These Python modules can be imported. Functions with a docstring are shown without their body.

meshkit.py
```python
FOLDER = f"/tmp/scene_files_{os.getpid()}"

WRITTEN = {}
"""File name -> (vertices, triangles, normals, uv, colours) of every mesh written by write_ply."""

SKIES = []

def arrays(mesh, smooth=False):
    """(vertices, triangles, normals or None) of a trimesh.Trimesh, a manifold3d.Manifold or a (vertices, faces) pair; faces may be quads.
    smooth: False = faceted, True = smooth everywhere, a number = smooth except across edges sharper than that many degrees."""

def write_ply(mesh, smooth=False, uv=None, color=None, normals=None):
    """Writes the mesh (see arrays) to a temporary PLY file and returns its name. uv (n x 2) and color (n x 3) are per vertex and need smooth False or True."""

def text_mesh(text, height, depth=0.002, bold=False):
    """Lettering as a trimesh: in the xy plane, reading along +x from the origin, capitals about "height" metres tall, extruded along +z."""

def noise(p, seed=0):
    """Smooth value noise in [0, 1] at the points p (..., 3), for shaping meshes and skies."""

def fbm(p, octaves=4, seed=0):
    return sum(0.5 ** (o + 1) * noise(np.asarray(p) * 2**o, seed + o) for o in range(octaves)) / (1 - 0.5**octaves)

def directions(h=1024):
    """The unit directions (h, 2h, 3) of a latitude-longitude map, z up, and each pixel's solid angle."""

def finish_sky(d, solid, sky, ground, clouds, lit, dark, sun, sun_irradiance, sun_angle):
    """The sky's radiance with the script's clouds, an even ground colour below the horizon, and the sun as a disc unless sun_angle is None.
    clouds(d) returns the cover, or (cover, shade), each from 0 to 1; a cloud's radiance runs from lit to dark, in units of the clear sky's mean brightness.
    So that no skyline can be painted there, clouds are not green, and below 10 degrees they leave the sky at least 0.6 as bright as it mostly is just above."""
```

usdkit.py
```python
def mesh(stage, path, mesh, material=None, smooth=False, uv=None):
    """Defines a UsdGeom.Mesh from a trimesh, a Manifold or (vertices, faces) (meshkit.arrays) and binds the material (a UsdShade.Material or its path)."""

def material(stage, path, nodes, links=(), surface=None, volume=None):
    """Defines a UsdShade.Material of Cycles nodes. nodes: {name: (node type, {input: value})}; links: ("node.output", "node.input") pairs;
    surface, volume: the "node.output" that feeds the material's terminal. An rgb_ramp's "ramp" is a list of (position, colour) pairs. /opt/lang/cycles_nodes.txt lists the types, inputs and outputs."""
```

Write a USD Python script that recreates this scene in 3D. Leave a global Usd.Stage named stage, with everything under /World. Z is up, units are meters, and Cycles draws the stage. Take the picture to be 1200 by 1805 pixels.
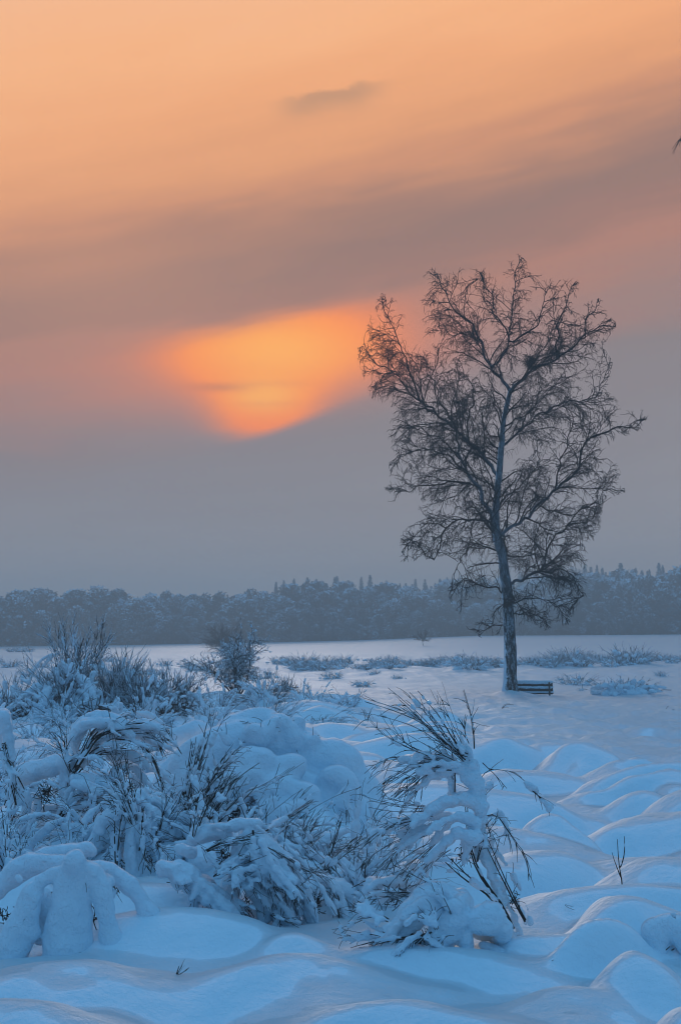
import math, random
import numpy as np
import trimesh
import usdkit
from scipy.spatial import cKDTree
from scipy.ndimage import gaussian_filter
from meshkit import noise, fbm
from pxr import Usd, UsdGeom, UsdLux, UsdShade, Gf, Sdf, Vt

stage = Usd.Stage.CreateInMemory()
UsdGeom.Xform.Define(stage, '/World')
UsdGeom.Scope.Define(stage, '/World/Looks')

# ------------------------------------------------------------------ camera
FPX = 2500.0                     # focal length in photograph pixels (1200 wide): a 50 mm lens on a 24 mm wide frame
HORIZON = 1112.0                 # row of the horizon in the photograph
CAM = np.array([0.0, 0.0, 2.0])
PITCH = math.atan((HORIZON - 902.5) / FPX)
cam = UsdGeom.Camera.Define(stage, '/World/camera')
cam.CreateFocalLengthAttr(50.0)
cam.CreateHorizontalApertureAttr(24.0)
cam.CreateVerticalApertureAttr(24.0 * 1024 / 680)
cam.CreateClippingRangeAttr(Gf.Vec2f(0.1, 6000.0))
cam.AddTranslateOp().Set(Gf.Vec3d(*map(float, CAM)))
cam.AddRotateXOp().Set(90.0 + math.degrees(PITCH))
cam.CreateExposureAttr(0.14)

# ------------------------------------------------------------------ sun and sky
def pixel_dir(px, py):
    """unit direction of a photograph pixel, for reading bearings and heights off it"""
    x, y, z = (px - 600) / FPX, 1.0, (902.5 - py) / FPX
    c, s = math.cos(PITCH), math.sin(PITCH)
    v = np.array([x, y * c - z * s, y * s + z * c])
    return v / np.linalg.norm(v)

def az_el(px, py):
    v = pixel_dir(px, py)
    return math.atan2(v[0], v[1]), math.asin(v[2])

SUN_AZ, SUN_EL = az_el(462, 700)
sun = UsdLux.DistantLight.Define(stage, '/World/sun')
sun.CreateNormalizeAttr(True)
sun.CreateIntensityAttr(0.32)
sun.CreateAngleAttr(12.0)
sun.CreateColorAttr(Gf.Vec3f(1.0, 0.88, 0.82))
sun.AddRotateZOp().Set(-math.degrees(SUN_AZ))
sun.AddRotateXOp().Set(-(90.0 - math.degrees(SUN_EL)))

class N:
    """a small expression writer for shader graphs"""
    def __init__(s, g, ref): s.g, s.ref = g, ref
    def _m(s, op, *a, **k): return s.g.math(op, *a, **k)
    def __add__(s, o): return s._m('add', s, o)
    __radd__ = __add__
    def __sub__(s, o): return s._m('subtract', s, o)
    def __rsub__(s, o): return s._m('subtract', o, s)
    def __mul__(s, o): return s._m('multiply', s, o)
    __rmul__ = __mul__
    def __truediv__(s, o): return s._m('divide', s, o)
    def exp(s): return s._m('exponent', s)
    def sm(s, a, b): return s.g.smooth(s, a, b)

class Graph:
    def __init__(s): s.nodes, s.links, s.k = {}, [], 0
    def node(s, kind, **inputs):
        name = f'n{s.k}'; s.k += 1
        vals = {}
        for k, v in inputs.items():
            if isinstance(v, N): s.links.append((v.ref, f'{name}.{k}'))
            else: vals[k] = v
        s.nodes[name] = (kind, vals)
        return name
    def out(s, kind, socket, **inputs): return N(s, s.node(kind, **inputs) + '.' + socket)
    def math(s, op, a, b=0.0, **k): return s.out('math', 'value', math_type=op, value1=a, value2=b, **k)
    def smooth(s, v, a, b): return s.out('map_range', 'result', range_type='smoothstep', value=v, from_min=a, from_max=b, to_min=0.0, to_max=1.0, clamp=True)
    def mix(s, fac, a, b, kind='mix'): return s.out('mix_color', 'result', blend_type=kind, fac=fac, a=a, b=b)
    def noise(s, vec, scale=1.0, detail=2.0, rough=0.5, dist=0.0): return s.out('noise_texture', 'fac', vector=vec, scale=scale, detail=detail, roughness=rough, distortion=dist)
    def build(s, path, surface=None, volume=None): return usdkit.material(stage, path, s.nodes, s.links, surface=surface, volume=volume)

def lin(r, g, b):
    f = lambda c: (c / 255 / 12.92) if c / 255 <= 0.04045 else ((c / 255 + 0.055) / 1.055) ** 2.4
    return (f(r), f(g), f(b))
def lins(c, k): return tuple(k * x for x in lin(*c))

SKY_STRENGTH = 0.1
def make_sky():
    g = Graph()
    D = g.out('texture_coordinate', 'generated')
    sep = g.node('separate_xyz', vector=D)
    x, y, z = (N(g, f'{sep}.{c}') for c in 'xyz')
    az = g.math('arctan2', x, y)
    el = g.math('arcsine', z)
    sky = g.out('sky_texture', 'color', sky_type='single_scattering', sun_disc=False, sun_elevation=SUN_EL, sun_rotation=SUN_AZ, altitude=0.0,
                air_density=AIR, aerosol_density=AEROSOL, ozone_density=OZONE)
    U, V = az * 2500.0, el * 2500.0               # photograph-sized units of bearing and height: 2500 to the radian
    # the sheet of stratus lies in long bands that climb to the right; noise stretched along them frays the edges
    S = V - 0.2 * U * V.sm(60.0, 480.0)
    vec = g.out('combine_xyz', 'vector', x=(U + 0.2 * V) * 0.0016, y=S * 0.0075, z=0.37)
    vec2 = g.out('combine_xyz', 'vector', x=(U + 0.25 * V) * 0.004, y=S * 0.03, z=4.1)
    n1 = g.noise(vec, 1.0, 3.0, 0.5, 0.4) - 0.5
    n2 = g.noise(vec2, 1.0, 3.0, 0.5, 0.3) - 0.5
    Sw = S + n1 * 150.0 + n2 * 75.0
    K = 1.0 / SKY_STRENGTH
    stops = [(-100, (162, 168, 180)), (0, (170, 173, 183)), (110, (155, 151, 154)), (260, (145, 137, 139)), (400, (143, 129, 128)),
             (520, (172, 128, 114)), (570, (180, 128, 110)), (610, (162, 121, 107)), (680, (153, 119, 107)), (740, (174, 128, 107)),
             (800, (210, 146, 109)), (860, (230, 160, 112)), (940, (242, 170, 118)), (1040, (248, 180, 128)), (1300, (244, 188, 150)), (1700, (226, 192, 174)), (2300, (192, 187, 194)), (3000, (150, 170, 200))]
    lo, hi = -100, 3000
    ramp = [((s - lo) / (hi - lo), lins(c, K)) for s, c in stops]
    col = g.out('rgb_ramp', 'color', ramp=ramp, fac=(Sw - lo) / (hi - lo))
    # the bright opening where the sun sits behind thin cloud
    us, vs = SUN_AZ * 2500, SUN_EL * 2500
    du, dv = U - us, V - vs
    def gauss(cu, cv, ru, rv):
        a, b = (du - cu) / ru, (dv - cv) / rv
        return (0.0 - (a * a + b * b)).exp()
    wide = gauss(10, 55, 330, 140)
    core = gauss(48, 98, 205, 84) + gauss(-110, 55, 100, 45) * 0.25 + gauss(2, -5, 92, 84)
    top = 1.0 - (S + n2 * 50.0 + n1 * 40).sm(535, 600)        # under the dark band
    low = (dv - 0.37 * du + n2 * 10.0).sm(-80, -54) * (dv - du * 0.03 + n2 * 24.0).sm(-92, -50)
    col = g.mix(gauss(-330, 215, 330, 130) * 0.42, col, lins((214, 150, 114), K))
    hole = g.math('minimum', core * 1.2, 1.0).sm(0.0, 1.0) * top * low
    col = g.mix(wide * top * (dv - 0.2 * du + n1 * 60.0).sm(-110, 40) * 0.72, col, lins((232, 138, 98), K))
    orange = g.mix(gauss(25, 82, 150, 62) + gauss(2, 0, 66, 30) * 0.9, lins((255, 134, 60), K * 1.12), lins((255, 170, 74), K * 1.15))
    streak = gauss(-80, 16, 55, 8) * 0.55 + gauss(20, 24, 90, 6) * 0.16 + gauss(12, -12, 60, 5) * 0.16
    col = g.mix(hole, col, orange)
    col = g.mix(streak * top, col, lins((198, 122, 92), K))
    # the one dark scrap of cloud high up
    cu, cv = az_el(583, 170)
    a, b = (U - cu * 2500), (V - cv * 2500)
    vec3 = g.out('combine_xyz', 'vector', x=U * 0.02, y=V * 0.035, z=2.2)
    n3 = g.noise(vec3, 1.0, 4.0, 0.6) - 0.5
    aa, bb = a / 88.0, (b - a * 0.17 + n3 * 18.0) / 22.0
    scrap = (0.0 - (aa * aa * aa * aa + bb * bb)).exp() 
    col = g.mix((scrap * (b - a * 0.17 + n3 * 34.0).sm(17, 6)) * 0.85, col, lins((196, 146, 112), K))
    # away from the sun the sheet thins out to the blue of the evening sky
    sv = (math.sin(SUN_AZ) * math.cos(SUN_EL), math.cos(SUN_AZ) * math.cos(SUN_EL), math.sin(SUN_EL))
    dot = x * sv[0] + y * sv[1] + z * sv[2]
    ang = g.math('arccosine', dot)
    vec4 = g.out('combine_xyz', 'vector', x=x * 3.0, y=y * 3.0, z=z * 6.0)
    n4 = g.noise(vec4, 1.0, 4.0, 0.55) - 0.5
    cover = 1.0 - (ang + n4 * 0.25).sm(0.33, 0.78)
    blue = g.mix(1.0, sky, SKY_TINT, 'multiply')
    # the overcast is brightest and palest overhead and sinks to a deep blue low down
    pale = z.sm(-0.05, 0.95) * 0.86 + n4 * 0.12
    thin = g.mix(g.math('minimum', g.math('maximum', pale, 0.0), 1.0), blue, lins((86, 142, 184), K))
    col = g.mix(cover, thin, col)
    bg = g.node('background_shader', color=col, strength=SKY_STRENGTH)
    return g.build('/World/Looks/sky', surface=bg + '.background')
AIR, AEROSOL, OZONE = 1.0, 0.6, 4.0
SKY_TINT = (0.12, 0.46, 0.62)
sky_mat = make_sky()
dome = UsdLux.DomeLight.Define(stage, '/World/sky')
UsdShade.MaterialBindingAPI.Apply(dome.GetPrim()).Bind(sky_mat)
dome.GetPrim().SetCustomDataByKey('kind', 'structure')

# ------------------------------------------------------------------ helpers
rng = np.random.default_rng(7)

def at(px, py, d):
    """the point d metres ahead that a photograph pixel looks at (for measuring; broadcasts)"""
    px, py, d = np.broadcast_arrays(np.asarray(px, float), np.asarray(py, float), np.asarray(d, float))
    c, s = math.cos(PITCH), math.sin(PITCH)
    x, z = (px - 600) / FPX, (902.5 - py) / FPX
    fy, fz = c - z * s, s + z * c
    return np.stack([x / fy * d, d, CAM[2] + fz / fy * d], -1)

counts = {}
def numbered(parent, name):
    key = f'{parent}/{name}'
    k = counts.get(key, 0); counts[key] = k + 1
    return key if k == 0 else f'{key}_{k:03d}'

def say(prim, label=None, cat=None, group=None, kind=None):
    for k, v in (('label', label), ('category', cat), ('group', group), ('kind', kind)):
        if v: prim.SetCustomDataByKey(k, v)
    return prim

def thing(name, label, cat, loc=(0, 0, 0), rotz=0.0, group=None, scale=None):
    x = UsdGeom.Xform.Define(stage, numbered('/World', name))
    x.AddTranslateOp().Set(Gf.Vec3d(*map(float, loc)))
    if rotz: x.AddRotateZOp().Set(float(rotz))
    if scale is not None: x.AddScaleOp().Set(Gf.Vec3f(*np.broadcast_to(scale, 3).astype(float).tolist()))
    return say(x.GetPrim(), label, cat, group)

def obj(name, mesh, mat, parent=None, smooth=True, kind=None, label=None, prim=None):
    path = numbered(str(parent.GetPath()) if parent else '/World', name)
    m = usdkit.mesh(stage, path, mesh, mat, smooth=smooth)
    if prim is not None:
        for k, v in prim.items():
            UsdGeom.PrimvarsAPI(m).CreatePrimvar(k, Sdf.ValueTypeNames.FloatArray, 'vertex').Set(Vt.FloatArray.FromNumpy(np.asarray(v, np.float32)))
    return say(m.GetPrim(), label=label, kind=kind)

def copy_of(src, name, label, loc, rotz=0.0, scale=1.0, cat=None, group=None):
    x = UsdGeom.Xform.Define(stage, numbered('/World', name))
    x.GetPrim().GetReferences().AddInternalReference(src.GetPath())
    x.ClearXformOpOrder()
    x.AddTranslateOp().Set(Gf.Vec3d(*map(float, loc)))
    x.AddRotateZOp().Set(float(rotz))
    x.AddScaleOp().Set(Gf.Vec3f(*np.broadcast_to(scale, 3).astype(float).tolist()))
    x.GetPrim().SetInstanceable(True)
    return say(x.GetPrim(), label, cat, group)

def proto(name):
    return stage.CreateClassPrim('/_' + name)

def tubes(P, R, sides=4, cap=True):
    """N polylines of K points as tubes: P (N,K,3), R (N,K)"""
    P, R = np.asarray(P, float), np.asarray(R, float)
    n, k = P.shape[:2]
    T = np.gradient(P, axis=1)
    T /= np.linalg.norm(T, axis=2, keepdims=True) + 1e-12
    ref = np.where(np.abs(T[:, :1, 2:]) < 0.85, [0, 0, 1.0], [1.0, 0, 0])
    A = np.cross(T, ref); A /= np.linalg.norm(A, axis=2, keepdims=True) + 1e-12
    B = np.cross(T, A)
    a = np.arange(sides) * 2 * np.pi / sides
    V = P[:, :, None] + R[:, :, None, None] * (np.cos(a)[:, None] * A[:, :, None] + np.sin(a)[:, None] * B[:, :, None])
    i, j, l = np.meshgrid(np.arange(n), np.arange(k - 1), np.arange(sides), indexing='ij')
    b = i * k * sides + j * sides
    q = np.stack([b + l, b + (l + 1) % sides, b + sides + (l + 1) % sides, b + sides + l], -1).reshape(-1, 4)
    F = np.vstack([q[:, [0, 1, 2]], q[:, [0, 2, 3]]])
    return V.reshape(-1, 3), F

def join(parts):
    vs, fs, o = [], [], 0
    for v, f in parts:
        vs.append(v); fs.append(np.asarray(f) + o); o += len(v)
    return np.vstack(vs), np.vstack(fs)

def grow(base, dirs, length, k=7, droop=0.0, wig=0.1, r=rng):
    """polylines that start at base along dirs and bend down as they go"""
    base = np.atleast_2d(base).astype(float); n = len(base)
    D = np.broadcast_to(dirs, (n, 3)).astype(float).copy()
    D /= np.linalg.norm(D, axis=1, keepdims=True)
    L = np.broadcast_to(length, n).astype(float); dr = np.broadcast_to(droop, n).astype(float)
    pts = [base]
    for j in range(k - 1):
        D = D + np.stack([np.zeros(n), np.zeros(n), -dr], -1) / (k - 1) + r.normal(0, wig, (n, 3)) / math.sqrt(k)
        D /= np.linalg.norm(D, axis=1, keepdims=True)
        pts.append(pts[-1] + D * (L / (k - 1))[:, None])
    return np.stack(pts, 1)

def resample(pts, n):
    pts = np.asarray(pts, float)
    if len(pts) > 2:
        from scipy.interpolate import PchipInterpolator
        t = np.r_[0, np.cumsum(np.linalg.norm(np.diff(pts[:, :3], axis=0), axis=1) + 1e-9)]
        return PchipInterpolator(t, pts)(np.linspace(0, t[-1], n))
    return pts[0] + (pts[-1] - pts[0]) * np.linspace(0, 1, n)[:, None]

def net(field, origin, cell):
    """surface of a sampled field (inside < 0): naive surface nets"""
    ins = field < 0
    nx, ny, nz = field.shape
    c = [ins[i:nx - 1 + i, j:ny - 1 + j, k:nz - 1 + k] for i in (0, 1) for j in (0, 1) for k in (0, 1)]
    s = sum(x.astype(np.int8) for x in c)
    cells = np.argwhere((s > 0) & (s < 8))
    idx = -np.ones((nx - 1, ny - 1, nz - 1), np.int64)
    idx[tuple(cells.T)] = np.arange(len(cells))
    acc, cnt = np.zeros((len(cells), 3)), np.zeros(len(cells))
    corners = np.array([(i, j, k) for i in (0, 1) for j in (0, 1) for k in (0, 1)])
    val = np.stack([field[tuple((cells + o).T)] for o in corners], 1)
    for a in range(8):
        for b in range(a + 1, 8):
            if np.abs(corners[a] - corners[b]).sum() != 1: continue
            va, vb = val[:, a], val[:, b]
            m = (va < 0) != (vb < 0)
            t = va[m] / (va[m] - vb[m])
            acc[m] += corners[a] + t[:, None] * (corners[b] - corners[a]); cnt[m] += 1
    V = origin + (cells + acc / np.maximum(cnt, 1)[:, None]) * cell
    F = []
    for ax in range(3):
        o = [0, 0, 0]; o[ax] = 1
        sl0 = tuple(slice(0, n - d) for n, d in zip(field.shape, o)); sl1 = tuple(slice(d, n) for n, d in zip(field.shape, o))
        e = np.argwhere(ins[sl0] != ins[sl1])
        b, g = [(1, 2), (2, 0), (0, 1)][ax]
        ok = (e[:, b] > 0) & (e[:, g] > 0) & (e[:, b] < field.shape[b] - 1) & (e[:, g] < field.shape[g] - 1)
        e = e[ok]
        def cell_at(db, dg):
            q = e.copy(); q[:, b] -= db; q[:, g] -= dg
            return idx[tuple(q.T)]
        q = np.stack([cell_at(1, 1), cell_at(0, 1), cell_at(0, 0), cell_at(1, 0)], 1)
        flip = ~ins[tuple(e.T)]
        q[flip] = q[flip][:, ::-1]
        F.append(q)
    F = np.vstack(F)
    return V, np.vstack([F[:, [0, 1, 2]], F[:, [0, 2, 3]]])

def snow_skin(caps, cell=0.012, k=70.0, rough=0.006, scale=14.0, seed=0, floor=None, squash=1.0):
    """snow clinging along lines: caps = rows (x0,y0,z0,x1,y1,z1,r0,r1), blended softly into one mass with a rough surface"""
    caps = np.asarray(caps, float)
    if squash != 1.0: caps = caps * [1, 1, squash, 1, 1, squash, 1, 1]
    m = caps[:, 6:8].max() + 4 * cell + 2.0 / k
    lo = np.minimum(caps[:, :3].min(0), caps[:, 3:6].min(0)) - m
    hi = np.maximum(caps[:, :3].max(0), caps[:, 3:6].max(0)) + m
    shape = np.ceil((hi - lo) / cell).astype(int) + 1
    acc = np.zeros(shape, np.float32)
    for c in caps:
        a, b, r0, r1 = c[:3], c[3:6], c[6], c[7]
        w = max(r0, r1) + 3.5 / k + 2 * cell
        i0 = np.maximum(((np.minimum(a, b) - w - lo) / cell).astype(int), 0)
        i1 = np.minimum(((np.maximum(a, b) + w - lo) / cell).astype(int) + 2, shape)
        ax = [lo[q] + np.arange(i0[q], i1[q]) * cell for q in range(3)]
        X, Y, Z = (ax[0][:, None, None] - a[0]), (ax[1][None, :, None] - a[1]), (ax[2][None, None, :] - a[2])
        ab = b - a; L2 = max(ab @ ab, 1e-9)
        t = np.clip((X * ab[0] + Y * ab[1] + Z * ab[2]) / L2, 0, 1)
        d = np.sqrt((X - t * ab[0]) ** 2 + (Y - t * ab[1]) ** 2 + (Z - t * ab[2]) ** 2) - (r0 + t * (r1 - r0))
        acc[i0[0]:i1[0], i0[1]:i1[1], i0[2]:i1[2]] += np.exp(np.clip(-k * d, -30, 40)).astype(np.float32)
    f = np.where(acc > 0, -np.log(np.maximum(acc, 1e-13)) / k, 1.0)
    near = np.argwhere(np.abs(f) < 6 * rough + 2 * cell)
    p = lo + near * cell
    f[tuple(near.T)] += (rough * 2 * (fbm(p * scale, 3, seed) - 0.5) + rough * 1.2 * (noise(p * scale * 0.3, seed + 9) - 0.5)) * 1.6
    V, F = net(f, lo, cell)
    if squash != 1.0: V = V / [1, 1, squash]
    return V, F

# ------------------------------------------------------------------ materials
def snow_material(name, color=(0.76, 0.885, 0.955), fine=1.0):
    g = Graph()
    p = g.out('geometry', 'position')
    n1 = g.noise(p, 3.0, 4.0, 0.6)
    n2 = g.noise(p, 70.0, 3.0, 0.65)
    col = g.mix(g.smooth(n1, 0.3, 0.75) * 0.6, color, tuple(c * k for c, k in zip(color, (0.93, 0.955, 0.975))))
    b1 = g.out('bump', 'normal', height=n2, strength=min(1.0, 0.25 * fine), distance=0.012)
    b2 = g.out('bump', 'normal', height=g.noise(p, 11.0, 4.0, 0.6), strength=min(1.0, 0.5 * fine), distance=0.04, normal=b1)
    s = g.node('principled_bsdf', base_color=col, roughness=0.66, specular_ior_level=0.14, normal=b2)
    return g.build('/World/Looks/' + name, surface=s + '.BSDF')

def twig_material(name, dark, frost=0.5, snow=(0.74, 0.83, 0.92), scale=20.0):
    """bark with frost and snow caught on the upper side"""
    g = Graph()
    p = g.out('geometry', 'position')
    nz = g.node('separate_xyz', vector=g.out('geometry', 'normal'))
    n = g.noise(p, scale, 3.0, 0.6)
    n2 = g.noise(p, scale * 0.23, 3.0, 0.6)
    m = (N(g, nz + '.z') * 0.5 + n + n2 * 0.8 - 0.9 + frost).sm(0.5, 0.72)
    c0 = g.mix(n2, tuple(x * 0.7 for x in dark), tuple(x * 1.5 for x in dark))
    s = g.node('principled_bsdf', base_color=g.mix(m, c0, snow), roughness=0.8, specular_ior_level=0.2)
    return g.build('/World/Looks/' + name, surface=s + '.BSDF')

M = {}
M['snow'] = snow_material('snow')
M['clung_snow'] = snow_material('clung_snow', (0.75, 0.86, 0.94), 2.2)
M['stem'] = twig_material('broom_stem', (0.030, 0.026, 0.022), 0.05)
M['twig'] = twig_material('broom_twig', (0.034, 0.031, 0.028), 0.26)
M['frosted'] = twig_material('frosted_twig', (0.05, 0.052, 0.05), 0.62)
M['litter'] = twig_material('dead_litter', (0.022, 0.020, 0.018), -0.2)

# ------------------------------------------------------------------ snow-covered ground
def far_base(x, y):
    """lie of the land: nearly flat, a little dip by the tree, rising to the right towards the wood"""
    b = np.clip(np.arctan2(x, np.maximum(y, 1.0)) * 2500 + 600, -300, 1500)
    far = np.interp(b, [-300, 0, 200, 450, 640, 830, 1200, 1500], [-1.1, -0.9, -0.7, -0.25, 0.25, 1.05, 1.3, 1.2])
    mid = np.interp(b, [-300, 600, 900, 1200, 1500], [-0.2, -0.1, -0.05, 0.0, 0.1])
    r = np.hypot(x, y)
    w1 = np.clip((r - 105) / 155, 0, 1); w1 = w1 * w1 * (3 - 2 * w1)
    w0 = np.clip((r - 25) / 25, 0, 1); w0 = w0 * w0 * (3 - 2 * w0)
    w2 = np.clip((r - 60) / 40, 0, 1); w2 = w2 * w2 * (3 - 2 * w2)
    return -0.26 * w0 * (1 - w2) + mid * w2 * (1 - w1) + far * w1

# drifts read off the photograph: (column, row of the crest, distance, width in px, height m, depth m, turn deg)
DRIFTS = [
    (60, 1782, 6.9, 330, .22, .7, 4), (500, 1716, 7.7, 560, .30, .9, -6), (760, 1692, 8.3, 420, .28, .9, 10), (110, 1712, 7.7, 420, .22, .8, -4),
    (330, 1612, 9.0, 560, .42, 1.0, -12), (560, 1668, 8.5, 260, .25, .6, -18), (1110, 1600, 9.0, 430, .50, .9, 8), (1150, 1578, 9.7, 420, .30, .7, 4), (900, 1650, 8.8, 200, .25, .5, 0),
    (1130, 1704, 7.6, 300, .34, .6, 6), (960, 1768, 7.3, 330, .26, .6, 10), (1195, 1785, 6.8, 160, .22, .5, 10), (700, 1790, 7.0, 420, .2, .6, 3),
    (1160, 1514, 11.6, 460, .34, .9, 8), (1210, 1438, 13.6, 520, .62, 1.3, 16), (1195, 1384, 16.2, 250, .5, 1.2, 10), (1075, 1349, 19.2, 200, .42, 1.2, 0),
    (1010, 1424, 16.0, 420, .24, 1.4, 6), (865, 1293, 26.5, 190, .42, 1.8, 0), (905, 1366, 19.5, 130, .22, .8, 0), (930, 1545, 12.0, 200, .34, .7, 0),
    (720, 1312, 24.0, 240, .24, 1.3, -4), (600, 1262, 35.0, 190, .36, 2.0, -5), (650, 1272, 31.0, 150, .22, 1.5, 0), (640, 1478, 12.4, 340, .28, .8, 4), (800, 1455, 13.5, 260, .25, .9, 0),
    (110, 1268, 28.0, 230, .34, 1.5, 0), (60, 1302, 22.0, 220, .28, 1.0, 0), (190, 1262, 27, 160, .3, 1.2, 0), (130, 1437, 12.6, 230, .36, .8, 0), (140, 1472, 11.5, 300, .32, .7, 0),
    (40, 1524, 10.4, 220, .30, .6, -6), (20, 1560, 9.8, 150, .3, .5, 0), (240, 1545, 10.2, 240, .3, .6, 0), (960, 1500, 12.6, 220, .2, .9, 14), (780, 1590, 10.2, 300, .3, .7, 0), (1040, 1640, 8.4, 240, .3, .5, 14),
    (820, 1410, 17.0, 260, .22, 1.2, 0), (430, 1256, 33, 200, .35, 1.6, 0), (300, 1262, 27, 180, .4, 1.2, 0), (520, 1275, 29, 200, .35, 1.4, 0),
]
def build_drifts():
    rows = []
    for px, py, d, w, h, dep, turn in DRIFTS:
        c = at(px, py, d)
        rows.append((c[0], c[1], c[2] + (.06 if d < 10 else 0), w / 2 / FPX * d * (1.55 if d < 10 else 1.25), dep * (.8 if d < 10 else 1.1), h * 1.4, math.radians(turn)))
    r = np.random.default_rng(21)
    kept = []
    while len(kept) < 200:                                        # small heather hummocks under the snow
        d = r.uniform(3.0, 42.0) if r.random() < .7 else r.uniform(8, 24); b = r.uniform(-0.42, 0.34)
        x, y = b * d, d
        edge = 0.3 + (39 - y) / 21.6 * 3.9
        if x > edge + 0.6 and y > 16.5: continue
        if x > edge - 3.0 and y > 9 and b > -.02 and r.random() < .72: continue
        if any((x - q[0]) ** 2 + (y - q[1]) ** 2 < (0.55 + 0.018 * y) ** 2 for q in kept): continue
        kept.append((x, y))
        h = r.uniform(0.14, 0.40) * (0.35 if y < 9.5 else 1.0)
        rows.append((x, y, h, r.uniform(.35, 1.0) * r.choice([.8, 1.2, 1.9]), r.uniform(.35, .85), h, r.uniform(-.25, .5)))
    for _ in range(70):                                           # a few beside and behind the camera, coarser
        a = r.uniform(0.5, 2 * math.pi - 0.5); d = r.uniform(4, 30)
        h = r.uniform(.1, .35)
        rows.append((d * math.sin(a), d * math.cos(a), h, r.uniform(.6, 1.4), r.uniform(.6, 1.4), h, 0))
    return np.array(rows)
DR = build_drifts()
TREE = at(899, 1229, 50.0)

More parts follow.
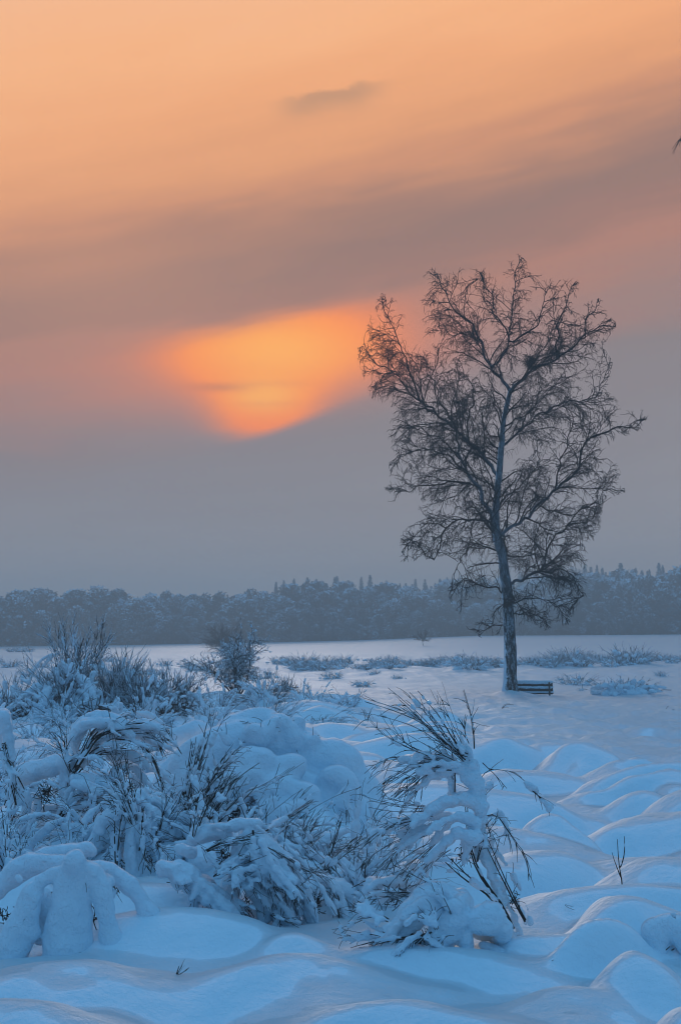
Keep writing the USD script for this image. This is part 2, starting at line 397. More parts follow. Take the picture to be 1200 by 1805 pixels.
def gz(x, y, detail=True):
    x, y = np.asarray(x, float), np.asarray(y, float)
    base = far_base(x, y)
    r = np.hypot(x, y)
    k = 27.0
    near = np.exp(-(r / 60) ** 4)
    base0 = base - 0.13 * np.exp(-(r / 38) ** 4) - 0.18 * np.exp(-(r / 10.5) ** 4) + near * 0.07 * (noise(np.stack([x * .45 + .2 * y, y * .8, 0 * x], -1), 3) - .5) * 2
    acc = np.exp(np.clip(k * base0, -40, 60))
    pw = np.stack([x * .9, y * .9, 0 * x], -1)                    # drifts are not neat ovals: their outlines wander
    amp = 0.55 * np.clip(r / 9, .5, 1)
    xw, yw = x + amp * (fbm(pw, 3, 51) - .5) * 1.6, y + amp * (fbm(pw, 3, 57) - .5) * 1.6
    for cx, cy, zt, rx, ry, h, tn in DR:
        m = (np.abs(x - cx) < 3.0 * max(rx, ry)) & (np.abs(y - cy) < 3.0 * max(rx, ry))
        if not m.any(): continue
        dx, dy = xw[m] - cx, yw[m] - cy
        u, v = (dx * math.cos(tn) + dy * math.sin(tn)) / rx, (-dx * math.sin(tn) + dy * math.cos(tn)) / ry
        rr = u * u + v * v
        acc[m] += np.exp(np.clip(k * (zt - h * rr ** 0.9), -40, 60))
    z = np.log(acc) / k - 0.0
    if detail:
        p = np.stack([x, y, 0 * x], -1)
        # trodden track and wind ripples on the open part to the right
        op = np.clip((x - (0.3 + (39 - y) / 21.6 * 3.9)) / 1.5, 0, 1) * np.clip((y - 15) / 4, 0, 1) * np.clip((62 - y) / 15, 0, 1)
        rip = fbm(np.stack([x * 1.3 - y * .35, y * 1.6 + x * .5, 0 * x], -1), 3, 5) - .5
        z = z + op * (0.20 * rip + 0.11 * (fbm(p * 2.9, 3, 8) - .5))
        track = np.exp(-((x - (1.0 + (30 - y) * .16 + 1.5)) / 1.3) ** 2) * op
        pits = np.clip(noise(p * [2.6, 2.2, 1], 12) - .62, 0, 1)
        z = z - track * pits * 0.55
        # rougher heath further out: snow over low heather
        hth = np.clip((r - 55) / 15, 0, 1) * np.clip((150 - r) / 30, 0, 1)
        z = z + hth * 0.30 * (fbm(p * [.9, .45, 1], 4, 31) - .42)
        z = z + np.clip((r - 100) / 60, 0, 1) * 0.5 * (fbm(p * [.03, .05, 1], 3, 37) - .5) * np.clip((250 - r) / 60, 0.15, 1)
        z = z + np.clip((40 - r) / 20, 0, 1) * (0.05 * (fbm(p * [1.1, 1.5, 1], 4, 41) - .5) + 0.016 * (fbm(p * 6, 3, 43) - .5))
    # the drift heaped against the birch trunk
    q = np.hypot((x - TREE[0]) / 1.0, (y - TREE[1]) / 1.0)
    z = z + 0.46 * np.exp(-(q / 0.40) ** 1.15)
    return z

def build_ground():
    ang = np.r_[np.linspace(-math.pi, -0.36, 90)[:-1], np.linspace(-0.36, 0.36, 610), np.linspace(0.36, math.pi, 90)[1:]]
    rad = [0.3]
    while rad[-1] < 480:
        q = rad[-1]
        rad.append(q * (1.08 if q < 3 else 1.0065 if q < 24 else 1.009 if q < 110 else 1.022 if q < 330 else 1.12))
    rad = np.array(rad)
    R, A = np.meshgrid(rad, ang, indexing='ij')
    X, Y = R * np.sin(A), R * np.cos(A)
    Z = gz(X.ravel(), Y.ravel()).reshape(X.shape)
    nr, na = X.shape
    V = np.stack([X, Y, Z], -1).reshape(-1, 3)
    i, j = np.meshgrid(np.arange(nr - 1), np.arange(na - 1), indexing='ij')
    q = np.stack([i * na + j, i * na + j + 1, (i + 1) * na + j + 1, (i + 1) * na + j], -1).reshape(-1, 4)[:, ::-1]
    V = np.vstack([V, [[0, 0, float(gz(np.array([0.]), np.array([0.]))[0])]]])
    fan = np.stack([np.full(na - 1, len(V) - 1), np.arange(1, na), np.arange(na - 1)], 1)[:, [0, 2, 1]]
    F = np.vstack([q[:, [0, 1, 2]], q[:, [0, 2, 3]], fan])
    n = np.cross(V[F[:, 1]] - V[F[:, 0]], V[F[:, 2]] - V[F[:, 0]])
    if np.median(n[:, 2]) < 0: F = F[:, ::-1]
    return obj('snow_ground', (V, F), M['snow'], kind='structure')
build_ground()

# ------------------------------------------------------------------ the hazy winter air
def build_haze():
    b = trimesh.creation.box(extents=(1240, 1240, 24))
    b.apply_translation((0, 0, 24 / 2 - 2.6))
    g = Graph()
    v = g.node('principled_volume', color=HAZE_COLOR, density=HAZE, anisotropy=0.0)
    m = g.build('/World/Looks/haze', volume=v + '.volume')
    obj('haze', b, m, smooth=False, kind='stuff')
HAZE, HAZE_COLOR = 0.0033, (0.85, 0.97, 1.0)
build_haze()

# ------------------------------------------------------------------ the lone birch
def bark_material():
    g = Graph()
    p = g.out('geometry', 'position')
    ps = g.node('separate_xyz', vector=p)
    z = N(g, ps + '.z')
    nn = g.node('separate_xyz', vector=g.out('geometry', 'normal'))
    nx, nz = N(g, nn + '.x'), N(g, nn + '.z')
    th = g.out('attribute', 'fac', attribute='thick')
    pv = g.out('combine_xyz', 'vector', x=N(g, ps + '.x') * 9.0, y=N(g, ps + '.y') * 9.0, z=z * 3.5)
    n1 = g.noise(pv, 1.0, 5.0, 0.65, 0.6)
    n2 = g.noise(p, 26.0, 4.0, 0.6)
    n3 = g.noise(p, 2.2, 3.0, 0.6)
    old = g.mix((n1 + n2 * 0.6).sm(0.74, 0.92), (0.014, 0.012, 0.011), (0.30, 0.33, 0.36))      # cracked black and grey bark low down
    white = g.mix((n1 * 0.7 + n2 * 0.5).sm(0.45, 0.7), (0.055, 0.058, 0.062), (0.22, 0.24, 0.26))       # paler bark of the upper stem
    up = (z + n3 * 1.6).sm(3.6, 5.6)
    stem = g.mix(up, old, white)
    twig = g.mix(n2, (0.014, 0.008, 0.006), (0.030, 0.017, 0.012))
    col = g.mix((th + n3 * 0.02).sm(0.035, 0.085), twig, stem)
    blown = ((0.0 - nx) * 0.75 + nz * 0.35 + n1 * 0.8 + n2 * 0.35 - 1.06 + (z * 1.0).sm(2.6, 0.2) * 0.20).sm(0.10, 0.3) * th.sm(0.03, 0.09)   # snow blown against the left side
    col = g.mix(blown, col, (0.66, 0.76, 0.85))
    b = g.out('bump', 'normal', height=n1, strength=0.8, distance=0.04)
    s = g.node('principled_bsdf', base_color=col, roughness=0.85, specular_ior_level=0.15, normal=b)
    return g.build('/World/Looks/birch_bark', surface=s + '.BSDF')
M['bark'] = bark_material()

# limbs traced from the photograph: (points (column, row), radius px at start and end, depth in m at start and end)
TRUNK = ([(900, 1236), (899, 1200), (899, 1150), (897, 1100), (893, 1040), (888, 1000), (884, 975), (877, 950), (873, 920), (875, 880), (880, 830), (884, 780), (887, 745), (893, 715), (899, 690)],
         [13.5, 12, 10.8, 9.8, 9.2, 8.6, 8.2, 8.0, 7.0, 6.0, 5.6, 5.0, 4.5, 4.2, 3.9])
LIMBS = [
    ([(899, 690), (884, 665), (870, 648), (853, 628), (845, 600), (832, 575), (808, 555), (790, 530), (775, 500), (765, 478)], 3.4, .5, 0, 1.2),
    ([(870, 648), (885, 637), (897, 600), (892, 580), (870, 550), (865, 520), (835, 490)], 2.4, .45, .1, -1.2),
    ([(897, 600), (925, 585), (950, 560), (960, 530), (970, 505)], 1.8, .4, -.3, -1.7),
    ([(894, 590), (895, 570), (905, 520), (910, 470), (914, 450)], 1.8, .4, -.4, .6),
    ([(845, 600), (820, 590), (795, 590), (775, 575)], 1.3, .4, .5, 1.9),
    ([(899, 690), (905, 680), (940, 655), (980, 635), (1015, 605), (1040, 585), (1070, 575), (1085, 574)], 3.2, .45, 0, -1.5),
    ([(980, 635), (985, 580), (995, 535), (1015, 495)], 1.6, .4, -.6, -2.2),
    ([(940, 655), (950, 620), (975, 585), (985, 560)], 1.6, .4, -.3, 1.3),
    ([(1025, 597), (1045, 545), (1055, 528)], 1.2, .4, -1, -1.0),
    ([(888, 787), (900, 775), (925, 755), (960, 725), (1000, 710), (1035, 705), (1065, 668), (1075, 637)], 2.6, .45, 0, 1.6),
    ([(925, 755), (940, 720), (965, 690), (1000, 665)], 1.5, .4, .4, 2.4),
    ([(879, 955), (885, 942), (920, 920), (950, 890), (980, 858), (1015, 825), (1025, 790), (1050, 765), (1090, 757), (1125, 750), (1137, 734)], 3.8, .45, 0, -2.6),
    ([(980, 858), (985, 820), (1005, 780), (1010, 745)], 1.7, .4, -1.2, -2.8),
    ([(886, 1027), (900, 1025), (940, 1010), (958, 995), (962, 965), (1000, 925), (1035, 890), (1065, 862), (1099, 866)], 3.4, .45, 0, 2.4),
    ([(950, 1002), (985, 1005), (1005, 1015), (1025, 1050), (1010, 1060)], 1.6, .4, .3, -.8),
    ([(1000, 925), (1030, 920), (1052, 905)], 1.3, .4, 1.2, 2.2),
    # the second stem that leaves the trunk low on the left
    ([(875, 945), (866, 915), (860, 895), (846, 866), (826, 836), (812, 803), (806, 770), (808, 735), (802, 705)], 5.6, .6, 0, -1.4),
    ([(875, 835), (858, 812), (840, 790), (800, 757), (765, 726), (740, 706), (715, 682), (690, 655), (662, 640), (645, 614), (634, 612)], 3.4, .45, 0, 1.5),
    ([(765, 726), (735, 690), (715, 640), (700, 600), (685, 560), (672, 524)], 2.0, .4, .6, -.6),
    ([(800, 757), (775, 700), (760, 660), (755, 632)], 1.8, .4, .4, 2.2),
    ([(830, 780), (825, 735), (835, 695), (815, 655)], 1.8, .4, .2, -1.8),
    ([(846, 866), (835, 857), (800, 850), (755, 857), (720, 867), (685, 862)], 2.4, .45, -.2, 1.8),
    ([(826, 836), (790, 805), (750, 790), (715, 800), (692, 815)], 2.0, .4, -.5, -2.4),
    ([(812, 803), (780, 775), (740, 755), (705, 752)], 1.7, .4, -.7, .9),
    ([(879, 950), (868, 925), (855, 915), (825, 915), (790, 930), (775, 965), (762, 985), (740, 965), (709, 950)], 2.6, .45, 0, -2.2),
    ([(790, 930), (765, 925), (740, 935), (715, 965)], 1.3, .4, -1, -2.6),
    ([(882, 975), (850, 960), (830, 965), (805, 1000), (795, 1035)], 1.8, .4, 0, 1.8),
    ([(890, 1031), (850, 1036), (820, 1022), (797, 1040)], 1.6, .4, 0, -1.5),
    ([(892, 1060), (905, 1060), (940, 1055), (970, 1062), (1000, 1096)], 1.7, .4, 0, -2.0),
    ([(896, 1100), (872, 1106), (850, 1112), (838, 1116)], 1.2, .4, 0, 1.2),
    ([(897, 1095), (920, 1082), (950, 1085), (965, 1105)], 1.2, .4, 0, 1.6),
    ([(884, 975), (910, 985), (940, 975), (975, 985), (1010, 980)], 1.5, .4, 0, 2.6),
    ([(877, 900), (900, 870), (925, 850), (950, 805), (945, 770)], 1.9, .4, 0, 2.2),
    ([(884, 800), (860, 770), (850, 735), (870, 700)], 1.6, .4, 0, 2.0),
]
CROWN = [(672, 520), (700, 530), (728, 545), (740, 590), (750, 555), (738, 495), (770, 464), (800, 472), (835, 478), (880, 470), (912, 449), (940, 480), (985, 497), (1015, 492), (1035, 530), (1058, 530), (1083, 573),
         (1060, 610), (1076, 640), (1062, 690), (1110, 715), (1138, 735), (1118, 762), (1085, 765), (1062, 800), (1085, 815), (1098, 865), (1060, 880), (1055, 930), (1035, 965), (1040, 1000), (1028, 1050), (1000, 1098),
         (960, 1108), (930, 1092), (905, 1108), (850, 1122), (836, 1110), (800, 1083), (792, 1040), (830, 1003), (790, 975), (740, 985), (707, 988), (710, 940), (760, 912), (730, 890), (678, 880), (690, 830), (682, 770),
         (700, 718), (658, 700), (650, 680), (634, 640), (633, 612), (655, 600), (648, 565)]

def chains_to_mesh(pos, parent, rad, group_of):
    """branches as tapered tubes, one mesh per group: follows the thickest child at each fork"""
    n = len(pos)
    kids = [[] for _ in range(n)]
    for i, p in enumerate(parent):
        if p >= 0: kids[p].append(i)
    starts, out = [(i, -1) for i in range(n) if parent[i] < 0], {}
    while starts:
        i, p = starts.pop()
        ch = ([p] if p >= 0 else []) + [i]
        while kids[i]:
            ks = sorted(kids[i], key=lambda q: -rad[q])
            same = [q for q in ks if group_of[q] == group_of[i]]
            nxt = same[0] if same else None
            for q in ks:
                if q != nxt: starts.append((q, i))
            if nxt is None: break
            i = nxt; ch.append(i)
        if len(ch) > 1: out.setdefault(group_of[ch[-1]], []).append((ch, p >= 0))
    return out

def build_tree(base_name, label, limbs, trunk, crown, dist, n_attr, seed, cat='tree', depth_max=3.4):
    from shapely.geometry import Polygon, Point
    from shapely import contains_xy
    r = np.random.default_rng(seed)
    mpx = dist / FPX
    def world(pts, dz):
        pts = np.asarray(pts, float)
        return at(pts[:, 0], pts[:, 1], dist + np.asarray(dz))
    pos, par, rad, grp = [], [], [], []
    def add_line(P, R, g, root):
        last = root
        for k in range(len(P)):
            if root >= 0 and k == 0: continue
            pos.append(P[k]); rad.append(R[k]); grp.append(g); par.append(last); last = len(pos) - 1
    T = resample(np.c_[world(trunk[0], 0), np.array(trunk[1]) * mpx], 110)
    add_line(T[:, :3], T[:, 3], 0, -1)
    for li, (pts, r0, r1, d0, d1) in enumerate(limbs):
        m = len(pts)
        t = np.linspace(0, 1, m)
        P = world(pts, d0 + (d1 - d0) * t ** 1.1)
        nn = max(4, int(np.linalg.norm(np.diff(P, axis=0), axis=1).sum() / 0.11))
        W = resample(np.c_[P, (r0 + (r1 - r0) * t ** 0.8) * mpx], nn)
        W[1:-1, :3] += gaussian_filter(r.normal(0, .085, (nn - 2, 3)), (1.0, 0))
        arr = np.array(pos)
        j = int(np.argmin(np.linalg.norm((arr - W[0, :3]) * [1, .6, 1], axis=1)))
        W[:, :3] += (arr[j] - W[0, :3]) * np.exp(-np.linspace(0, 1, nn) * 6)[:, None]
        add_line(W[:, :3], np.minimum(W[:, 3], rad[j] * 0.92), li + 1, j)
    # each limb forks into branches, the branches into twigs, the twigs into fine hanging tips
    poly = Polygon(crown).buffer(4)
    root = thing(base_name, label, cat, (0, 0, 0))
    pos, par, rad, grp = np.array(pos), np.array(par), np.array(rad), np.array(grp)
    mesh_of = chains_to_mesh(pos, par, rad, grp)
    lines = []
    for g in sorted(mesh_of):
        parts, th = [], []
        for ch, joined in mesh_of[g]:
            P, Q = pos[ch].copy(), rad[ch].copy()
            lines.append((P, Q, g))
            if joined: Q[0] = min(Q[0], Q[1] * 1.25)
            if g == 0:
                z = P[:, 2] - P[0, 2]
                Q = Q * (1 + 0.75 * np.exp(-np.maximum(z - .1, 0) / 0.22))
                Pf = resample(np.c_[P, Q], 260); P, Q = Pf[:, :3], Pf[:, 3]
            sd = 28 if g == 0 else 7
            v, f = tubes(P[None], Q[None], sd)
            if g == 0:
                c = np.repeat(P, sd, 0); o = v - c
                k = 1 + 0.24 * (fbm(v * [5, 5, 2.2], 4, 3) - .5) + 0.5 * np.exp(-(v[:, 2:3].ravel() - P[0, 2]) / .3) * (noise(np.c_[np.arctan2(o[:, 1], o[:, 0]) * 1.6, 0 * v[:, 0], 0 * v[:, 0]], 2) - .5)
                v = c + o * k[:, None]
            parts.append((v, f)); th.append(np.repeat(Q, sd))
        obj('trunk' if g == 0 else 'limb', join(parts), M['bark'], root, prim={'thick': np.concatenate(th)})
    axis_x, axis_y = at(885, 900, dist)[:2]
    def project(q):
        c, s_ = math.cos(PITCH), math.sin(PITCH)
        v = q - CAM
        yy, zz = v[..., 1] * c + v[..., 2] * s_, -v[..., 1] * s_ + v[..., 2] * c
        return 600 + FPX * v[..., 0] / yy, 902.5 - FPX * zz / yy
    def offspring(base, tan, L, ang, k, droop, wig, out_w, up_w):
        n = len(base)
        side = np.cross(tan, r.normal(0, 1, (n, 3)) * [1, .8, 1]); side /= np.linalg.norm(side, axis=1, keepdims=True) + 1e-9
        d = tan * np.cos(ang)[:, None] + side * np.sin(ang)[:, None]
        o = base - [axis_x, axis_y, 0]; o[:, 2] = 0; o /= np.linalg.norm(o, axis=1, keepdims=True) + 1e-9
        d = d + o * out_w + [0, 0, up_w]
        L = L.copy(); ok = np.zeros(n, bool); P = None
        seed_state = int(r.integers(1e9))
        for tries in range(4):
            P = grow(base, d, L, k, droop, wig, np.random.default_rng(seed_state))
            u, v = project(P[:, -1]); ok = contains_xy(poly, u, v)
            L[~ok] *= .66
        u, v = project(P[:, k // 2]); keep = ok | contains_xy(poly, u, v)
        return P, keep
    def along(P, spacing, lo):
        """points and directions along many polylines, at a spacing in metres"""
        N_, K = P.shape[:2]
        ln = np.linalg.norm(np.diff(P, axis=1), axis=2).sum(1)
        m = np.maximum(1, np.round(ln * (1 - lo) / spacing).astype(int))
        i = np.repeat(np.arange(N_), m)
        t = lo + (1 - lo) * r.uniform(0, 1, len(i))
        x = t * (K - 1); j = np.minimum(x.astype(int), K - 2); fr = (x - j)[:, None]
        b = P[i, j] * (1 - fr) + P[i, j + 1] * fr
        tn = P[i, j + 1] - P[i, j]; tn /= np.linalg.norm(tn, axis=1, keepdims=True) + 1e-9
        return i, t, b, tn, ln
    B, T_, LL, R0 = [], [], [], []
    for P, Q, g in lines:
        seg = np.linalg.norm(np.diff(P, axis=0), axis=1); s_ = np.r_[0, np.cumsum(seg)]; ln = s_[-1]
        lo = .42 if g == 0 else .10
        at_s = np.arange(lo * ln, ln, .20) + r.uniform(-.08, .08, len(np.arange(lo * ln, ln, .20)))
        at_s = np.r_[at_s, ln - .05, ln - .02]
        for a_ in at_s:
            j = int(np.clip(np.searchsorted(s_, a_) - 1, 0, len(P) - 2)); t = a_ / ln
            B.append(P[j]); v = P[j + 1] - P[j]; T_.append(v / (np.linalg.norm(v) + 1e-9))
            LL.append(np.clip((.30 * ln * (1 - .65 * t) + .45) * r.uniform(.45, 1.3), .35, 2.3)); R0.append(np.clip(Q[j] * .5, .013, .03))
    B, T_, LL, R0 = map(np.array, (B, T_, LL, R0))
    P2, k2 = offspring(B, T_, LL, r.uniform(.45, 1.15, len(B)), 10, r.uniform(-.3, .7, len(B)), .62, .25, .12)
    P2, R0 = P2[k2], R0[k2]
    R2 = R0[:, None] * np.linspace(1, .42, 10)[None]
    i, t, b, tn, ln = along(P2, .10, .12)
    L3 = np.clip((.36 * ln[i] * (1 - .55 * t) + .12) * r.uniform(.5, 1.35, len(i)), .14, .9)
    P3, k3 = offspring(b, tn, L3, r.uniform(.4, 1.1, len(i)), 7, r.uniform(-.3, 1.2, len(i)), .66, .14, .05)
    P3 = P3[k3]
    R3 = np.linspace(.0084, .0050, 7)[None] * np.ones((len(P3), 1))
    i, t, b, tn, ln = along(P3, .115, .15)
    L4 = np.clip((.42 * ln[i] * (1 - .4 * t) + .05) * r.uniform(.5, 1.4, len(i)), .07, .36)
    P4, k4 = offspring(b, tn, L4, r.uniform(.35, 1.0, len(i)), 5, r.uniform(0, 2.2, len(i)), .6, .08, -.02)
    P4 = P4[k4]
    R4 = np.linspace(.0056, .0036, 5)[None] * np.ones((len(P4), 1))
    parts = [tubes(P2, R2, 4), tubes(P3, R3, 3), tubes(P4, R4, 3)]
    th = [np.repeat(R2.ravel(), 4), np.repeat(R3.ravel(), 3), np.repeat(R4.ravel(), 3)]
    obj('crown_twigs', join(parts), M['bark'], root, kind='stuff', prim={'thick': np.concatenate(th)})
    return root
build_tree('birch_tree', 'tall bare birch with snow-plastered trunk standing alone beside the bench', LIMBS, TRUNK, CROWN, 50.0, 9500, 11)

# a ball of twigs lodged in the fork on the right of the crown
def build_nest():
    r = np.random.default_rng(4)
    c = at(935, 637, 49.6)
    n = 260
    d = r.normal(0, 1, (n, 3)); d /= np.linalg.norm(d, axis=1, keepdims=True)
    P = grow(c + d * r.uniform(.02, .19, (n, 1)) * [0.8, 1, 1.25], np.cross(d, r.normal(0, 1, (n, 3))) + d * .25, r.uniform(.15, .34, n), 5, .3, .35, r)
    nest = thing('bird_nest', 'dark round nest of twigs lodged in the upper right fork of the birch', 'nest', c)
    obj('twigs', tubes(P - c, np.full((n, 5), .0065), 3) , M['dark_twig'], nest, kind='stuff')
M['dark_twig'] = twig_material('dark_twig', (0.014, 0.010, 0.009), -0.15)
build_nest()

# ------------------------------------------------------------------ bench seen from behind, half sunk in snow
def wood_material():
    g = Graph()
    p = g.out('texture_coordinate', 'object')
    n = g.noise(g.out('mapping', 'vector', vector=p, scale=(2.0, 30.0, 30.0)), 1.0, 4.0, 0.6)
    s = g.node('principled_bsdf', base_color=g.mix(n, (0.020, 0.018, 0.018), (0.055, 0.048, 0.044)), roughness=0.7)
    return g.build('/World/Looks/dark_wood', surface=s + '.BSDF')
M['wood'] = wood_material()
def rounded_box(size, r=0.012, at_=(0, 0, 0), rx=0.0):
    import manifold3d as m3
    b = m3.Manifold.cube([max(s - 2 * r, .002) for s in size], True)
    c = m3.Manifold.batch_hull([m3.Manifold.sphere(r, 8).translate([sx * (size[0] / 2 - r), sy * (size[1] / 2 - r), sz * (size[2] / 2 - r)]) for sx in (-1, 1) for sy in (-1, 1) for sz in (-1, 1)])
    m = c.rotate([rx, 0, 0]).translate(list(at_)).to_mesh()
    return m.vert_properties[:, :3], m.tri_verts
def build_bench():
    c = at(939, 1228, 50.6)
    g = float(gz(c[:1], c[1:2])[0])
    t = thing('park_bench', 'low dark wooden bench half buried in snow beside the birch trunk', 'bench', (c[0], c[1], g), -14, scale=(.9, .9, .92))
    tilt = 14.0
    for k, z in enumerate((0.40, 0.22)):
        obj('back_slat', rounded_box((1.56, 0.045, 0.155), .012, (0, 0.02 + (0.5 - z) * -0.0 + (z - .2) * -0.25, z), tilt), M['wood'], t, smooth=40)
        v, f = snow_skin([[-.76 + .019 * i * 4, 0.02 + (z - .2) * -.25, z + .068, -.76 + .019 * (i + 1) * 4, 0.02 + (z - .2) * -.25, z + .088, .044, .044] for i in range(20)], 0.012, 60, .008, 12, k, squash=.8)
        obj('snow_cap', (v, f), M['clung_snow'], t)
    for x in (-0.62, 0.66):
        obj('post', rounded_box((0.065, 0.06, 0.74), .012, (x, -.085, 0.13), tilt), M['wood'], t, smooth=40)
        obj('arm_bracket', rounded_box((0.07, 0.34, 0.06), .012, (x + .04, 0.17, 0.22), 0), M['wood'], t, smooth=40)
    obj('seat_slat', rounded_box((1.52, 0.12, 0.05), .012, (0, .12, 0.045), 0), M['wood'], t, smooth=40)
    obj('seat_slat', rounded_box((1.52, 0.12, 0.05), .012, (0, .27, 0.045), 0), M['wood'], t, smooth=40)
    obj('seat_slat', rounded_box((1.52, 0.12, 0.05), .012, (0, .42, 0.045), 0), M['wood'], t, smooth=40)
    caps = [[-.70 + i * .07, y, .14, -.70 + (i + 1) * .07, y, .14, .08, .08] for i in range(20) for y in (.14, .26, .40)]
    obj('seat_snow', snow_skin(caps, 0.02, 40, .012, 8, 3), M['clung_snow'], t)
build_bench()

# ------------------------------------------------------------------ the wood along the far edge
def snow_topped(name, dark, snow, lo, hi, scale):
    """dark foliage that carries snow where it faces up and to the weather side"""
    g = Graph()
    p = g.out('texture_coordinate', 'object')
    nn = g.node('separate_xyz', vector=g.out('geometry', 'normal'))
    n = g.noise(p, scale, 4.0, 0.65)
    n2 = g.noise(p, scale * 0.3, 3.0, 0.6)
    rnd = g.out('object_info', 'random')
    up = g.out('attribute', 'fac', attribute='up')
    m = (up * 0.42 + N(g, nn + '.z') * 0.25 + n * 0.5 + n2 * 1.1 - 0.60).sm(lo, hi)
    c0 = g.mix(n2, tuple(x * 0.7 for x in dark), tuple(x * 1.5 for x in dark))
    c0 = g.mix(rnd * 0.4, c0, tuple(x * 2.0 for x in dark))
    s = g.node('principled_bsdf', base_color=g.mix(m, c0, snow), roughness=0.9, specular_ior_level=0.1)
    return g.build('/World/Looks/' + name, surface=s + '.BSDF')
M['pine_needles'] = snow_topped('snowy_needles', (0.11, 0.145, 0.155), (0.72, 0.82, 0.90), 0.10, 0.42, 0.9)
M['spruce_needles'] = snow_topped('spruce_needles', (0.11, 0.15, 0.16), (0.50, 0.60, 0.66), 0.15, 0.65, 1.0)
M['far_bark'] = twig_material('far_bark', (0.03, 0.026, 0.025), 0.1, scale=4.0)

def pine_boughs(r, H, W, base):
    """a broad pine: boughs as ragged drooping pads of foliage round the stem, built from many small leaf-sized faces"""
    V, F, o, U = [], [], 0, []
    n = 44
    for k in range(n):
        h = base + (1 - base) * (k + .5) / n
        prof = math.sin(math.pi * min(1, (h - base) / (1 - base) * 0.86 + 0.14)) ** 0.7
        a = k * 2.399 + r.uniform(-.4, .4)
        rad = W / 2 * prof * r.uniform(.35, 1.0)
        c = np.array([math.cos(a) * rad, math.sin(a) * rad, h * H + r.uniform(-.3, .3)])
        m = int(84)
        d = r.normal(0, 1, (m, 3)); d /= np.linalg.norm(d, axis=1, keepdims=True)
        size = r.uniform(.5, 1.1) * W * .21
        p = c + d * r.uniform(.45, 1.0, (m, 1)) ** .5 * [size * 1.15, size * 1.15, size * .62]
        p[:, 2] -= np.hypot(p[:, 0] - c[0], p[:, 1] - c[1]) * .28
        out = np.array([math.cos(a), math.sin(a), 0.15])
        t = d * .7 + out * .6 + r.normal(0, .4, (m, 3)); t /= np.linalg.norm(t, axis=1, keepdims=True)
        s = np.cross(t, r.normal(0, 1, (m, 3)) + [0, 0, 1.2]); s /= np.linalg.norm(s, axis=1, keepdims=True)
        L, w = r.uniform(.25, .55, (m, 1)), r.uniform(.12, .26, (m, 1))
        q = np.stack([p - t * L * .5, p + s * w, p + t * L * .7, p - s * w], 1).reshape(-1, 3)
        q += r.normal(0, .03, q.shape)
        V.append(q); i = np.arange(m)[:, None] * 4 + o; U.append((q[:, 2] - c[2]) / size + r.normal(0, .25))
        F.append(np.vstack([i + [0, 1, 2], i + [0, 2, 3]])); o += 4 * m
    return (np.vstack(V), np.vstack(F)), np.concatenate(U)

def spruce_boughs(r, H, W):
    V, F, o, U = [], [], 0, []
    z = 0.08 * H
    while z < H * .985:
        f = 1 - z / H
        rad = W / 2 * (f ** .72) * r.uniform(.8, 1.15) + .1
        m = max(5, int(13 * f) + 4)
        a = r.uniform(0, 6.28) + np.arange(m) * 2 * math.pi / m + r.normal(0, .15, m)
        L = rad * r.uniform(.7, 1.15, m)
        for j in range(4):                                 # each bough is four hanging sprays
            t0, t1 = j / 4, (j + 1.5) / 4
            c, s = np.cos(a), np.sin(a)
            w = (.5 * (1 - .6 * t0) * (0.5 + rad * .4)) * r.uniform(.7, 1.2, m)
            def pt(t, side, dz): 
                return np.stack([c * L * t - s * side, s * L * t + c * side, z + .12 - L * t * (.18 + .32 * t) + dz + 0 * c], 1)
            q = np.stack([pt(t0, 0 * w, .0), pt(t0 + .12, w, -.16), pt(t1, 0 * w, -.04), pt(t0 + .12, -w, -.16)], 1).reshape(-1, 3)
            q += r.normal(0, .04, q.shape)
            V.append(q); i = np.arange(m)[:, None] * 4 + o; U.append(np.full(4 * m, .3 - t0) + r.normal(0, .2))
            F.append(np.vstack([i + [0, 1, 2], i + [0, 2, 3]])); o += 4 * m
        z += r.uniform(.28, .45) * (0.6 + .6 * f)
    return (np.vstack(V), np.vstack(F)), np.concatenate(U)

def stem_mesh(H, r0, r1, lean, r):
    k = 8
    z = np.linspace(-.3, H, k)
    P = np.stack([lean * (z / H) ** 2 + r.normal(0, .03, k), r.normal(0, .03, k), z], -1)
    return tubes(P[None], np.linspace(r0, r1, k)[None], 7)

pine_protos, spruce_protos = [], []
for k in range(5):
    r = np.random.default_rng(100 + k)
    p = proto(f'pine_{k}')
    cm, cu = pine_boughs(r, 8.0, r.uniform(5.0, 7.6), r.uniform(.02, .14))
    c = usdkit.mesh(stage, str(p.GetPath()) + '/crown', cm, M['pine_needles'])
    UsdGeom.PrimvarsAPI(c).CreatePrimvar('up', Sdf.ValueTypeNames.FloatArray, 'vertex').Set(Vt.FloatArray.FromNumpy(cu.astype(np.float32)))
    usdkit.mesh(stage, str(p.GetPath()) + '/trunk', stem_mesh(7.2, .2, .05, r.uniform(-.5, .5), r), M['far_bark'], smooth=True)
    pine_protos.append(p)
for k in range(4):
    r = np.random.default_rng(200 + k)
    p = proto(f'spruce_{k}')
    cm, cu = spruce_boughs(r, 15.0, r.uniform(3.6, 4.8))
    c = usdkit.mesh(stage, str(p.GetPath()) + '/crown', cm, M['spruce_needles'])
    UsdGeom.PrimvarsAPI(c).CreatePrimvar('up', Sdf.ValueTypeNames.FloatArray, 'vertex').Set(Vt.FloatArray.FromNumpy(cu.astype(np.float32)))
    usdkit.mesh(stage, str(p.GetPath()) + '/trunk', stem_mesh(14.6, .2, .03, 0, r), M['far_bark'], smooth=True)
    spruce_protos.append(p)

